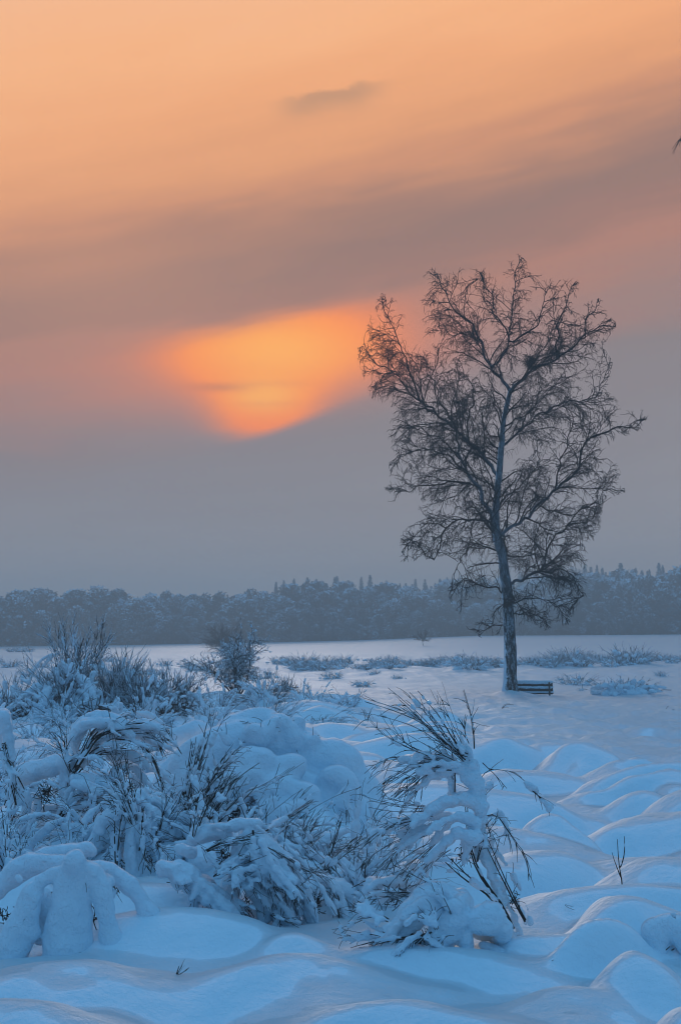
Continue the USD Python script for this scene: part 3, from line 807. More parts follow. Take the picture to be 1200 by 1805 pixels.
def skyline(px):
    return np.interp(px, [-250, 0, 40, 90, 130, 300, 440, 470, 500, 560, 640, 700, 760, 850, 950, 1010, 1090, 1200, 1450], [1032, 1036, 1046, 1040, 1047, 1048, 1046, 1030, 1020, 1016, 1010, 1018, 1018, 1014, 1006, 996, 988, 990, 988])
def front_line(px):
    return np.interp(px, [-250, 0, 300, 460, 640, 760, 900, 1010, 1200, 1450], [1040, 1042, 1054, 1050, 1050, 1046, 1040, 1034, 1030, 1030])

def where(px):
    for lim, w in ((-5, ', left of the picture'), (180, ', over the broom thicket'), (345, ', between thicket and bare bush'), (470, ', over the bare bush'), (640, ', right of the bare bush'), (800, ', left of the birch crown'), (980, ', behind the birch trunk'), (1205, ', right of the birch')):
        if px < lim: return w
    return ', off to the right'

def plant_wood():
    r = np.random.default_rng(77)
    lab_p = 'broad snow-laden pine in the front rank of the wood'
    lab_b = 'snow-dusted pine behind the front rank of the wood'
    lab_s = 'slender spruce tip above the wood'
    for row, (d0, gap, kind) in enumerate([(266, 3.7, 'front'), (272, 4.6, 'front'), (279, 4.4, 'back'), (287, 4.8, 'back'), (297, 2.9, 'spruce'), (306, 2.8, 'spruce'), (317, 2.9, 'spruce')]):
        x = -78 - r.uniform(0, 3)
        while x < 80:
            x += gap * r.uniform(.6, 1.4)
            d = d0 + r.uniform(-3.5, 3.5)
            px = x / d * FPX + 600
            g = float(gz(np.array([x]), np.array([d]), False)[0])
            top = lambda row_px: 2 + (HORIZON - row_px) / FPX * d - g
            if kind == 'spruce':
                tall = px > 455 or r.random() < (0.05 if 20 < px < 120 else .008)
                if not tall and r.random() < .35: continue
                h = top(skyline(px) + r.uniform(-4, 20)) if px > 455 else top(1028 + r.uniform(-6, 10)) if tall else top(skyline(px) + r.uniform(-3, 12))
                copy_of(spruce_protos[r.integers(4)], 'spruce_tree', lab_s + where(px), (x, d, g - .2), r.uniform(0, 360), (h / 15 * r.uniform(.75, 1.15), h / 15 * r.uniform(.75, 1.15), h / 15), 'tree', 'spruces rising above the far wood' + where(px))
            else:
                f = front_line(px) if kind == 'front' else (.7 if px < 465 else .5) * front_line(px) + (.3 if px < 465 else .5) * skyline(px)
                t = top(f + r.uniform(-12, 24) + (16 if row == 0 else 0)) if kind == 'front' else top(f + r.uniform(-9, 12))
                s = t / 8.2
                w = s * r.uniform(.8, 1.2)
                copy_of(pine_protos[r.integers(5)], 'pine_tree', (lab_p if kind == 'front' else lab_b) + where(px), (x, d, g - .2), r.uniform(0, 360), (w, w, s), 'tree',
                        ('pines of the front rank of the far wood' if kind == 'front' else 'pines behind the front rank of the far wood') + where(px))
plant_wood()

# ------------------------------------------------------------------ small shrubs on the open heath
def shrub_parts(path_or_root, r, H, W, n, snow_n, twig_r=.008, mats=('frosted', 'clung_snow'), up=.9, cell=.035):
    """a low shrub: upright fans of twigs with lumps of snow caught between them"""
    a, q = r.uniform(0, 6.28, n), np.sqrt(r.uniform(0, 1, n))
    base = np.stack([np.cos(a) * q * W * .22, np.sin(a) * q * W * .22, np.full(n, -.05)], -1)
    d = np.stack([np.cos(a) * q * .9, np.sin(a) * q * .9, np.full(n, up)], -1) + r.normal(0, .15, (n, 3))
    L = H * r.uniform(.6, 1.15, n) * (1 + .25 * q)
    P = grow(base, d, L, 7, r.uniform(0, .5, n), .3, r)
    R = np.linspace(twig_r, twig_r * .45, 7)[None] * r.uniform(.7, 1.2, (n, 1))
    idx = r.integers(0, n, n * 4); k = r.integers(2, 6, n * 4)
    b2 = P[idx, k]
    d2 = (P[idx, k] - P[idx, k - 1]); d2 /= np.linalg.norm(d2, axis=1, keepdims=True)
    P2 = grow(b2, d2 + r.normal(0, .38, d2.shape), H * r.uniform(.15, .4, n * 4), 7, .2, .3, r)
    R2 = np.linspace(twig_r * .6, twig_r * .32, 7)[None] * np.ones((n * 4, 1))
    tw = tubes(np.vstack([P, P2]), np.vstack([R, R2]), 3)
    caps = []
    for _ in range(snow_n):
        i, j = r.integers(n), r.integers(2, 6)
        p = P[i, j] * [1, 1, .85]
        e = p + np.r_[(P[i, j] - P[i, j - 1])[:2], 0] * r.uniform(.3, 1.2) + [0, 0, -r.uniform(0, .06)]
        caps.append([*p, *e, r.uniform(.05, .13) * H, r.uniform(.03, .09) * H])
    for _ in range(max(3, snow_n // 3)):
        b, c = r.uniform(0, 6.28), r.uniform(.1, .46) * W
        caps.append([math.cos(b) * c, math.sin(b) * c, .0, math.cos(b) * c * .9, math.sin(b) * c * .9, .12 * H, .12 * H, .09 * H])
    sn = snow_skin(caps, cell * max(H, .5), 45, .02, 7, int(r.integers(99)))
    return tw, sn

heath_protos = []
for k in range(6):
    r = np.random.default_rng(300 + k)
    p = proto(f'heath_shrub_{k}')
    tw, sn = shrub_parts(p, r, 1.0, r.uniform(1.2, 2.0), 60, 26, .014, up=.9)
    usdkit.mesh(stage, str(p.GetPath()) + '/twigs', tw, M['frosted'], smooth=True).GetPrim().SetCustomDataByKey('kind', 'stuff')
    usdkit.mesh(stage, str(p.GetPath()) + '/snow_load', sn, M['clung_snow'], smooth=True).GetPrim().SetCustomDataByKey('kind', 'stuff')
    heath_protos.append(p)

def seat(px, d):
    x = (px - 600) / FPX * d
    return x, d, float(gz(np.array([x]), np.array([d]))[0])

def plant_heath():
    r = np.random.default_rng(88)
    rows = []
    for px in np.arange(525, 1260, 13.0):                          # the line of low shrubs across the middle
        if 880 < px < 915: continue
        d = 82 + (px - 525) / 700 * 10 + r.uniform(-6, 8)
        rows.append((px + r.uniform(-8, 8), d, r.uniform(.35, .75), None))
    for px, d, h, lab in [(985, 84, .95, None), (1000, 86, 1.15, None), (1106, 86, 1.25, None), (1122, 87, 1.1, None), (830, 78, .95, 'shrub'), (535, 84, .8, None), (1012, 60, .55, 'low')]:
        rows.append((px, d, h, lab))
    for px in np.arange(-60, 540, 26.0):                           # and the sparser scrub on the left, beyond the broom
        rows.append((px + r.uniform(-12, 12), r.uniform(62, 100), r.uniform(.3, .6), None))
    for px, d, h in [(20, 150, .5), (40, 150, .6), (55, 152, .5), (1160, 70, .3), (700, 66, .25), (640, 58, .3), (585, 66, .4), (660, 72, .3)]:
        rows.append((px, d, h, None))
    for px, d, h, lab in rows:
        x, y, z = seat(px, d)
        w = h * r.uniform(1.0, 1.7)
        label = {'shrub': 'rounded frosted shrub standing alone just left of the birch trunk', 'low': 'small snow-covered hummock of heather between bench and low shrub'}.get(lab, 'small frosted heather shrub on the open snow' + where(px))
        copy_of(heath_protos[r.integers(6)], 'heath_shrub', label, (x, y, z - .03), r.uniform(0, 360), (w, w, h), 'shrub', None if lab else 'frosted heather shrubs' + where(px))
plant_heath()

def shrub(name, label, px, d, H, W, n, snow_n, seed, twig_r=.008, mat='frosted', up=.9, cell=.03, stretch=(1, 1)):
    r = np.random.default_rng(seed)
    t = thing(name, label, 'shrub', seat(px, d))
    tw, sn = shrub_parts(None, r, H, W, n, snow_n, twig_r, up=up, cell=cell)
    sc = np.array([stretch[0], stretch[1], 1])
    obj('twigs', (tw[0] * sc, tw[1]), M[mat], t, kind='stuff')
    obj('snow_load', (sn[0] * sc, sn[1]), M['clung_snow'], t)
    return t
# the long low shrub to the right of the bench
shrub('low_shrub', 'long low snow-smothered shrub on the right beyond the bench', 1092, 51, .62, 1.5, 70, 190, 5, .009, up=.8, stretch=(1.55, 1.0))

# two small bare trees far out on the field
def bare_tree(name, label, px, d, H, W, n, seed, mat, twig=.012, trunk=True, up=1.0):
    r = np.random.default_rng(seed)
    t = thing(name, label, 'tree', seat(px, d))
    z0 = H * (.3 if trunk else .04)
    tr = np.stack([np.linspace(0, .06 * H, 8) * r.uniform(-1, 1), np.zeros(8), np.linspace(-.2, z0 + .1 * H, 8)], -1)
    obj('trunk', tubes(tr[None], np.linspace(.035, .022, 8)[None] * H * .6, 7), M['stem'], t)
    a = r.uniform(0, 6.28, n)
    el = r.uniform(.1, 1.2, n)
    d1 = np.stack([np.cos(a) * np.cos(el), np.sin(a) * np.cos(el), np.sin(el) * up], -1)
    P = grow(np.tile([0, 0, z0], (n, 1)) + r.normal(0, .03 * H, (n, 3)), d1 * [W / H, W / H, 1], H * r.uniform(.4, .72, n), 8, .1, .45, r)
    Rm = np.linspace(.012, .004, 8)[None] * H * .55 * np.ones((n, 1))
    obj('limbs', tubes(P, Rm, 4), M['stem'], t)
    m = n * 22
    i, k = r.integers(0, n, m), r.integers(2, 8, m)
    dd = P[i, k] - P[i, k - 1]; dd /= np.linalg.norm(dd, axis=1, keepdims=True)
    P2 = grow(P[i, k], dd + r.normal(0, .6, (m, 3)), H * r.uniform(.08, .26, m), 6, .1, .5, r)
    obj('crown_twigs', tubes(P2, np.linspace(twig, twig * .5, 6)[None] * np.ones((m, 1)), 3), M[mat], t, kind='stuff')
bare_tree('young_tree', 'tiny bare tree far out on the open snowfield', 745, 170, 1.9, 2.0, 16, 3, 'dark_twig', .016)
M['russet'] = twig_material('russet_twig', (0.055, 0.034, 0.032), 0.0)
bare_tree('thorn_tree', 'rounded reddish bare tree in front of the far wood on the left', 397, 150, 4.3, 5.6, 80, 9, 'russet', .012, False, 1.7)

# ------------------------------------------------------------------ broom thicket in the left middle distance
def broom(name, label, px, d, H, W, seed, up=70, drape=26, fine=900, top=1.0, mat='frosted', snow_r=.075, lean=0.0, cell=.026, litter=160):
    """a broom bush: stems rise and arch over, snow drapes the outer ones to the ground, frosted tips stand out above"""
    r = np.random.default_rng(seed)
    t = thing(name, label, 'shrub', seat(px, d))
    H = H * .88
    a = r.uniform(0, 6.28, up); q = r.uniform(.1, 1, up) ** .7
    D = np.stack([np.cos(a) * q * W / H + lean, np.sin(a) * q * W / H, np.full(up, 1.15)], -1)
    base = np.stack([np.cos(a) * .12 * W * q, np.sin(a) * .12 * W * q, np.full(up, -.1)], -1)
    P = grow(base, D, H * r.uniform(.6, 1.08, up), 9, r.uniform(.1, 1.5, up) * q, .22, r)
    obj('stems', tubes(P, np.linspace(.012, .005, 9)[None] * np.ones((up, 1)), 4), M['frosted'], t, kind='stuff')
    i, k = r.integers(0, up, fine), r.integers(3, 9, fine)
    dd = P[i, k] - P[i, k - 1]; dd /= np.linalg.norm(dd, axis=1, keepdims=True)
    P2 = grow(P[i, k], dd + r.normal(0, .32, dd.shape) + [0, 0, .25], H * r.uniform(.1, .30, fine) * top, 6, .3, .22, r)
    obj('twigs', tubes(P2, np.linspace(.0065, .0035, 6)[None] * np.ones((fine, 1)), 3), M[mat], t, kind='stuff')
    caps = []
    for _ in range(int(drape * 1.8)):
        j = r.integers(up); st = r.integers(3, 7)
        p = P[j, st].copy(); out = np.r_[P[j, st, :2] - P[j, 1, :2], 0]; out /= np.linalg.norm(out) + 1e-9
        pts = [p]; dirv = out * .8 + [0, 0, .12]
        L = r.uniform(.35, .95) * H; ns = 7
        for s in range(ns):
            dirv = dirv + [0, 0, -.34] + r.normal(0, .12, 3); dirv /= np.linalg.norm(dirv)
            pts.append(pts[-1] + dirv * L / ns)
        rr = snow_r * r.uniform(.35, 1.1) * np.linspace(1.0, .55, ns + 1) * (1 + r.normal(0, .16, ns + 1))
        for s in range(ns): caps.append([*pts[s], *pts[s + 1], rr[s], rr[s + 1]])
    for _ in range(drape * 3):
        j = r.integers(up); st = r.integers(3, 8)
        caps.append([*P[j, st], *P[j, min(st + 1, 8)], snow_r * r.uniform(.3, .7), snow_r * r.uniform(.25, .5)])
    for b in np.linspace(0, 6.28, 11):
        c = W * r.uniform(.38, .55)
        caps.append([math.cos(b) * c, math.sin(b) * c, -.08, math.cos(b + .4) * c, math.sin(b + .4) * c, -.02, .15, .12])
    obj('snow_load', snow_skin(caps, cell, 120, .020, 9, seed), M['clung_snow'], t)
    n = litter
    b0 = r.normal(0, 1, (n, 3)) * [W * .2, W * .2, 0] + np.c_[np.zeros(n), np.zeros(n), r.uniform(0, .45 * H, n)]
    obj('dead_wood', tubes(grow(b0, r.normal(0, 1, (n, 3)), H * r.uniform(.2, .5, n), 6, .2, .5, r), np.full((n, 6), .009), 3), M['litter'], t, kind='stuff')
    return t

broom('broom_bush', 'wide broom bush with drooping snow strands at the left edge of the thicket', 22, 31, 1.35, 1.05, 41, 70, 44, 700, .8)
broom('broom_bush', 'tall ragged broom bush with thick snow sheet draped down its front, left thicket', 118, 30, 1.6, .8, 42, 80, 34, 1100, 1.0, snow_r=.095)
broom('broom_bush', 'thin dark broom stems standing highest above the left thicket', 138, 32.5, 2.05, .5, 43, 40, 8, 800, .8, snow_r=.05)
broom('broom_bush', 'feathery upright broom bush with frosted dark tips, middle of the left thicket', 208, 31, 1.6, .9, 44, 120, 22, 1700, 1.15, snow_r=.07)
broom('broom_bush', 'rounded finely twigged broom bush at the right end of the left thicket', 296, 31.5, 1.32, 1.1, 45, 120, 42, 2400, .75, snow_r=.055)
broom('broom_bush', 'low snow-matted broom in front of the feathery bush in the left thicket', 180, 28.5, .85, .9, 46, 60, 34, 600, .6, snow_r=.07)
broom('broom_bush', 'low sprawling broom bush between the left thicket and the bare rounded bush', 352, 33, .75, .9, 47, 70, 30, 900, .6, snow_r=.06)
broom('broom_bush', 'dense little bush with dark heart in front of the bare rounded bush', 412, 36, .72, .62, 48, 70, 26, 900, .6, snow_r=.06)
broom('broom_bush', 'slanting broom bush with dark stems right of the bare rounded bush', 468, 37, 1.15, .7, 49, 60, 12, 900, .8, snow_r=.05, lean=.35)
broom('broom_bush', 'small broom bush with spread tips behind the slanting broom', 500, 46, 1.05, .8, 50, 50, 10, 700, .7, snow_r=.05)
broom('broom_bush', 'thin stalks with clumps of snow left of the round snow-capped clump', 522, 35, .85, .45, 51, 16, 8, 120, .6, snow_r=.06, litter=10)
broom('broom_bush', 'round snow-capped clump at the right end of the middle scrub', 596, 35.5, .62, .42, 52, 40, 40, 150, .5, snow_r=.11)
broom('broom_bush', 'snow-covered low clump with dark underside beside the round snow-capped clump', 566, 34.5, .42, .5, 53, 30, 40, 100, .5, snow_r=.10)

broom('broom_bush', 'pale snow-matted broom filling the left front of the thicket by the picture edge', 62, 29, 1.0, .9, 54, 60, 40, 900, .6, snow_r=.06)
broom('broom_bush', 'dark-hearted broom with twiggy crown between the feathery bush and the rounded bush', 252, 30, 1.25, .8, 55, 110, 26, 1500, .8, snow_r=.055)
broom('broom_bush', 'low white tangle in front of the rounded finely twigged bush', 310, 27.5, .6, .8, 56, 60, 34, 900, .6, snow_r=.045)

def bare_bush(name, label, px, d, H, W, seed):
    r = np.random.default_rng(seed)
    t = thing(name, label, 'shrub', seat(px, d))
    n = 13
    a = np.linspace(0, 6.28, n) + r.normal(0, .3, n); q = r.uniform(.25, 1, n)
    P = grow(np.zeros((n, 3)) + [0, 0, -.1], np.stack([np.cos(a) * q * W / H * .9, np.sin(a) * q * W / H * .9, np.full(n, 1.0)], -1), H * r.uniform(.7, 1.05, n), 10, .15, .35, r)
    for j in range(n):
        obj('stem', tubes(P[j:j + 1], np.linspace(.032, .008, 10)[None], 5), M['stem'], t)
    def sub(P, m, lo, hi, s, k0=3):
        i, k = r.integers(0, len(P), m), r.integers(k0, P.shape[1], m)
        dd = P[i, k] - P[i, k - 1]; dd /= np.linalg.norm(dd, axis=1, keepdims=True)
        return grow(P[i, k], dd + r.normal(0, s, dd.shape), H * r.uniform(lo, hi, m), 7, .15, .4, r)
    P2 = sub(P, 170, .18, .42, .6); P3 = sub(P2, 1500, .06, .18, .7, 1); P4 = sub(P3, 1600, .03, .1, .8, 1)
    obj('branches', tubes(P2, np.linspace(.011, .006, 7)[None] * np.ones((170, 1)), 4), M['stem'], t, kind='stuff')
    obj('twigs', tubes(np.vstack([P3, P4]), np.linspace(.0075, .0045, 7)[None] * np.ones((3100, 1)), 3), M['frosted'], t, kind='stuff')
    caps = []
    for _ in range(330):
        j, k = r.integers(len(P3)), r.integers(1, 6)
        caps.append([*P3[j, k], *P3[j, k + 1], r.uniform(.012, .034), r.uniform(.008, .024)])
    obj('snow_load', snow_skin(caps, .018, 90, .006, 20, 3), M['clung_snow'], t, kind='stuff')
bare_bush('bare_bush', 'rounded bare bush dotted with snow, standing alone behind the left scrub', 418, 42, 1.75, 1.05, 61)

# ------------------------------------------------------------------ snow-laden plants of the foreground, traced line by line
def laden(name, label, px, py, d, snow=(), twigs=(), litter=(), seed=0, cell=.009, k=170., rough=.009, scale=16., cat='shrub', thin=.62, more=1.8, spray=4, rimed=1.25, jit=.5):
    """snow, twigs: rows (points, radius px, radius px at the end, copies, fan-out px, spread in depth m, depth offset m)"""
    r = np.random.default_rng(seed)
    loc = at(px, py, d)
    t = thing(name, label, cat, loc)
    mpx = d / FPX
    def lines(rows, n, mult):
        out = []
        for pts, r0, r1, copies, fan, dep, off in rows:
            pts = np.asarray(pts, float)
            L = resample(pts, n)
            u = np.linspace(0, 1, n)
            for c in range(int(round(copies * mult)) if copies > 1 else 1):
                j = r.normal(0, 1, 2) * fan * (0 if c == 0 else 1.15); dz = off + (r.normal(0, dep) if copies > 1 else 0)
                bend = r.normal(0, dep * .8 + .02)
                w = np.cumsum(r.normal(0, .35, (n, 2)), 0) * (fan * .07 + .4)
                q = L + u[:, None] * j + np.array([j[0], j[1]]) * .25 + w
                P = at(q[:, 0], q[:, 1], d + dz + bend * u)
                s = r.uniform(.6, 1.3) if c else 1.0
                out.append((P - loc, np.linspace(r0, r1, n) * mpx * s))
        return out
    def rime(P, a, b, w):
        for i in range(a, b):
            caps.append([*(P[i] + [0, 0, w * .7]), *(P[i + 1] + [0, 0, w * .5]), w * r.uniform(.5, 1.5), w * r.uniform(.4, 1.1)])
    caps = []
    sl = lines(snow, 9, more)
    for P, R in sl:
        R = R * thin * (1 + gaussian_filter(r.normal(0, jit, 9), .8))
        for i in range(8):
            if R[i] < 9 * mpx and r.random() < .07: continue
            caps.append([*P[i], *P[i + 1], max(R[i], .003), max(R[i + 1], .003)])
    tl = lines(twigs, 10, more)
    # side sprays off the stems and out of the snow
    sb, sd, sl_ = [], [], []
    for P, R in tl + ([q for q in sl if q[1][0] < 16 * mpx] if spray else []):
        for _ in range(spray):
            i = int(r.integers(2, len(P) - 1)); v = P[i] - P[i - 1]; v /= np.linalg.norm(v) + 1e-9
            sb.append(P[i]); sd.append(v + r.normal(0, .42, 3)); sl_.append(r.uniform(10, 38) * mpx)
    sprays = grow(np.array(sb), np.array(sd), np.array(sl_), 6, r.uniform(-.1, .9, len(sb)), .28, r) if sb else np.zeros((0, 6, 3))
    if snow:
        for P, R in tl:                                            # rime and snow caught along the upper side of the twigs
            if r.random() > .58 * rimed: continue
            rime(P, int(r.integers(0, 3)), int(r.integers(3, 8)), r.uniform(.5, 1.6) * mpx)
            for _ in range(2):
                i = int(r.integers(1, 8)); w = r.uniform(1.5, 4) * mpx
                caps.append([*(P[i] + [0, 0, w * .5]), *(P[i + 1] * .6 + P[i] * .4 + [0, 0, w * .3]), w, w * .6])
        for P in sprays:
            if r.random() < .4 * rimed: rime(P, 0, int(r.integers(2, 5)), r.uniform(.5, 1.4) * mpx)
    if caps: obj('snow_load', snow_skin(caps, cell, k, rough, scale, seed), M['clung_snow'], t)
    big = [(P, R) for P, R in tl if R[0] > 2.0 * mpx]
    fine = [(P, R) for P, R in tl if R[0] <= 2.0 * mpx]
    for P, R in big: obj('stem', tubes(P[None], R[None] * .6, 6), M['stem'], t)
    parts = []
    if fine: parts.append(tubes(np.stack([P for P, _ in fine]), np.stack([R for _, R in fine]) * .62, 4))
    if len(sprays): parts.append(tubes(sprays, np.linspace(.72, .4, 6)[None] * mpx * np.ones((len(sprays), 1)), 3))
    if parts: obj('twigs', join(parts), M['twig'], t, kind='stuff')
    lt = []
    for lx, ly, rad, n, off in litter:
        c = at(lx, ly, d + off) - loc
        b0 = c + r.normal(0, .5, (n, 3)) * rad * mpx
        lt.append(tubes(grow(b0, r.normal(0, 1, (n, 3)) + [0, 0, .3], r.uniform(.5, 1.6, n) * rad * mpx, 6, .2, .5, r), np.full((n, 6), .0028), 3))
    if lt: obj('dead_wood', join(lt), M['litter'], t, kind='stuff')
    return t

# the leaning broom in the right centre
laden('laden_broom', 'tall leaning broom with ragged snow plume in the right centre foreground', 908, 1640, 8.9, snow=[
    ([(922, 1660), (893, 1580), (864, 1525), (851, 1470), (849, 1420), (838, 1370), (828, 1325), (818, 1303)], 9, 11, 2, 5, .03, 0),
    ([(905, 1650), (872, 1560), (850, 1500), (846, 1440), (835, 1380)], 6, 13, 2, 5, .04, .05),
    ([(938, 1650), (931, 1612), (912, 1560), (888, 1518), (862, 1492)], 5, 5, 1, 0, 0, .05),
    ([(930, 1640), (915, 1600), (885, 1550), (870, 1515)], 6, 9, 1, 0, 0, .1),
    ([(846, 1425), (815, 1408), (780, 1416), (752, 1436), (728, 1455)], 20, 7, 2, 9, .08, -.02),
    ([(840, 1450), (800, 1440), (765, 1462), (738, 1490)], 18, 6, 2, 12, .08, -.05),
    ([(838, 1480), (810, 1470), (778, 1492), (752, 1520)], 13, 4, 2, 14, .08, -.05),
    ([(822, 1480), (822, 1508), (815, 1525)], 15, 7, 1, 0, 0, -.08),
    ([(838, 1385), (806, 1350), (772, 1331), (735, 1334), (700, 1350)], 12, 3, 3, 7, .05, 0),
    ([(815, 1352), (770, 1350), (728, 1372), (694, 1398)], 9, 2.5, 3, 8, .05, .02),
    ([(800, 1356), (757, 1368), (728, 1398), (712, 1425)], 8, 2, 3, 8, .05, .0),
    ([(798, 1408), (796, 1380), (788, 1350), (770, 1338)], 8, 8, 2, 4, .03, .02),
    ([(790, 1440), (735, 1440), (690, 1452), (655, 1474)], 9, 2, 2, 6, .05, .03),
    ([(770, 1460), (725, 1480), (692, 1512)], 9, 3, 3, 9, .06, 0),
    ([(752, 1430), (732, 1462), (722, 1500)], 8, 3, 2, 6, .05, .05),
    ([(862, 1438), (876, 1436), (888, 1446), (896, 1470), (898, 1484)], 2, 4, 1, 0, 0, .02), ([(880, 1436), (891, 1452), (896, 1478)], 5, 4, 1, 0, 0, .02),
    ([(868, 1490), (862, 1462), (856, 1440)], 8, 6, 1, 0, 0, .05),
], twigs=[
    ([(905, 1638), (880, 1590), (852, 1550), (832, 1500), (826, 1460), (824, 1420)], 4.2, 1.4, 2, 6, .03, -.06),
    ([(900, 1632), (862, 1575), (828, 1548), (795, 1515)], 3.8, 1.5, 2, 5, .03, -.08),
    ([(925, 1625), (895, 1570), (870, 1520), (850, 1480)], 3.0, 1.2, 2, 5, .03, .02),
    ([(825, 1330), (800, 1318), (762, 1272), (709, 1221)], 1.5, .6, 5, 10, .06, 0),
    ([(820, 1340), (790, 1312), (738, 1272), (690, 1252), (645, 1239)], 1.5, .6, 3, 9, .06, 0),
    ([(836, 1320), (832, 1270), (824, 1240), (817, 1216)], 1.4, .6, 2, 5, .05, 0),
    ([(826, 1310), (818, 1275), (820, 1258)], 1.2, .6, 2, 6, .05, 0),
    ([(815, 1335), (780, 1295), (742, 1248)], 1.3, .5, 10, 16, .08, .02),
    ([(790, 1345), (755, 1330), (700, 1300), (668, 1255)], 1.2, .5, 3, 12, .08, .02),
    ([(806, 1352), (745, 1335), (690, 1338), (655, 1360)], 1.5, .7, 4, 9, .06, .0),
    ([(800, 1356), (745, 1352), (700, 1375), (664, 1402)], 1.6, .7, 5, 8, .06, 0),
    ([(795, 1360), (752, 1366), (722, 1390), (694, 1412)], 1.5, .7, 4, 8, .06, 0),
    ([(800, 1410), (801, 1370), (797, 1330), (792, 1300)], 1.7, .8, 2, 5, .03, -.03),
    ([(770, 1425), (720, 1424), (680, 1418), (652, 1410)], 1.3, .6, 3, 9, .07, .02),
    ([(760, 1440), (705, 1448), (668, 1466), (638, 1490)], 1.6, .7, 4, 9, .06, 0),
    ([(755, 1470), (700, 1500), (672, 1528), (662, 1545)], 1.4, .6, 5, 12, .08, 0),
    ([(765, 1490), (735, 1520), (705, 1560)], 1.4, .6, 6, 12, .08, 0),
    ([(790, 1500), (752, 1528), (712, 1575)], 1.3, .6, 3, 10, .08, 0),
    ([(740, 1420), (692, 1460), (645, 1450)], 1.1, .5, 4, 16, .1, .05),
    ([(850, 1345), (868, 1362), (893, 1390)], 1.3, .7, 1, 0, 0, .03), ([(843, 1382), (852, 1366), (868, 1357), (895, 1360), (925, 1378)], 1.3, .9, 1, 0, 0, .03), ([(925, 1378), (945, 1400), (962, 1422)], .9, .7, 1, 0, 0, .05), ([(938, 1394), (950, 1404), (966, 1426)], 1.8, 1.2, 1, 0, 0, .05),
    ([(850, 1440), (872, 1436), (892, 1458), (908, 1482), (926, 1510), (932, 1545)], 1.5, .9, 2, 4, .03, .0),
    ([(845, 1420), (855, 1400), (860, 1385)], 1.4, .8, 1, 0, 0, 0), ([(846, 1490), (868, 1480), (890, 1472)], 1.1, .6, 2, 6, .04, 0), ([(868, 1510), (878, 1490), (880, 1474)], 1.2, .7, 1, 0, 0, 0),
    ([(840, 1520), (852, 1470), (868, 1440)], 1.2, .6, 3, 9, .05, -.05),
], litter=[(815, 1510, 12, 40, 0), (838, 1480, 14, 50, .02), (905, 1590, 10, 20, .05)], seed=71, rough=.015, k=150., scale=22., more=1.25, thin=.62, rimed=.55)

# the low fan just left of its foot
laden('low_broom', 'low broom fan with dark stems splayed left at the foot of the leaning broom', 790, 1690, 8.5, snow=[
    ([(812, 1592), (770, 1590), (728, 1612), (695, 1645), (676, 1668)], 26, 14, 3, 10, .12, .15),
    ([(800, 1600), (792, 1636), (772, 1660)], 26, 18, 2, 6, .08, .05),
    ([(770, 1655), (790, 1690), (810, 1720)], 20, 22, 2, 8, .08, 0),
    ([(652, 1566), (682, 1552), (712, 1560)], 13, 11, 2, 5, .08, .5), ([(735, 1570), (718, 1600), (700, 1625)], 14, 10, 1, 0, 0, .25),
    ([(775, 1590), (766, 1620), (772, 1636)], 15, 15, 1, 0, 0, -.02),
    ([(822, 1655), (826, 1690), (835, 1730)], 20, 16, 1, 0, 0, -.05), ([(835, 1625), (870, 1622), (885, 1650)], 22, 26, 2, 6, .06, .05), ([(850, 1668), (880, 1690), (905, 1720)], 18, 24, 1, 0, 0, 0),
    ([(740, 1660), (735, 1690), (722, 1716)], 6, 4, 3, 14, .05, 0), ([(700, 1650), (678, 1680), (668, 1690)], 7, 3, 2, 8, .05, 0),
], twigs=[
    ([(760, 1644), (725, 1652), (690, 1656), (637, 1669)], 2.2, .9, 2, 6, .04, -.08),
    ([(745, 1650), (708, 1672), (680, 1686), (656, 1702)], 2.2, 1.0, 3, 6, .05, -.1),
    ([(742, 1654), (715, 1680), (695, 1702), (680, 1712)], 2.1, 1.0, 3, 7, .05, -.1),
    ([(738, 1662), (728, 1690), (722, 1715)], 2.4, 1.6, 3, 8, .05, -.06), ([(742, 1650), (722, 1662), (705, 1682), (700, 1690)], 1.6, 1.0, 3, 5, .05, -.1),
    ([(684, 1624), (655, 1612), (621, 1598)], 1.7, 1.0, 3, 6, .05, -.1), ([(678, 1645), (648, 1628), (623, 1605)], 1.6, .9, 1, 0, 0, -.1), ([(640, 1622), (615, 1632), (585, 1640)], 1.1, .7, 1, 0, 0, -.1),
    ([(672, 1653), (640, 1651), (609, 1648)], 1.2, .8, 2, 4, .03, -.1), ([(663, 1673), (640, 1690), (624, 1701)], 1.7, 1.1, 1, 0, 0, -.1),
    ([(802, 1598), (780, 1570), (745, 1552), (692, 1525)], 1.7, .8, 1, 0, 0, -.05), ([(795, 1612), (785, 1590), (772, 1570)], 1.1, .7, 2, 5, .03, -.1),
    ([(770, 1640), (756, 1618), (740, 1614)], 1.1, .7, 3, 6, .04, -.15), ([(790, 1678), (770, 1665), (755, 1652)], 1.1, .8, 2, 5, .03, -.15), ([(800, 1650), (780, 1655), (780, 1668)], 1.0, .8, 1, 0, 0, -.15),
    ([(720, 1575), (690, 1580), (650, 1586)], 1.4, .8, 4, 5, .05, .35),
], litter=[(735, 1660, 16, 50, .02), (838, 1718, 14, 30, -.02), (695, 1582, 16, 30, .4), (748, 1690, 10, 16, 0)], seed=72, rough=.015, scale=12.)

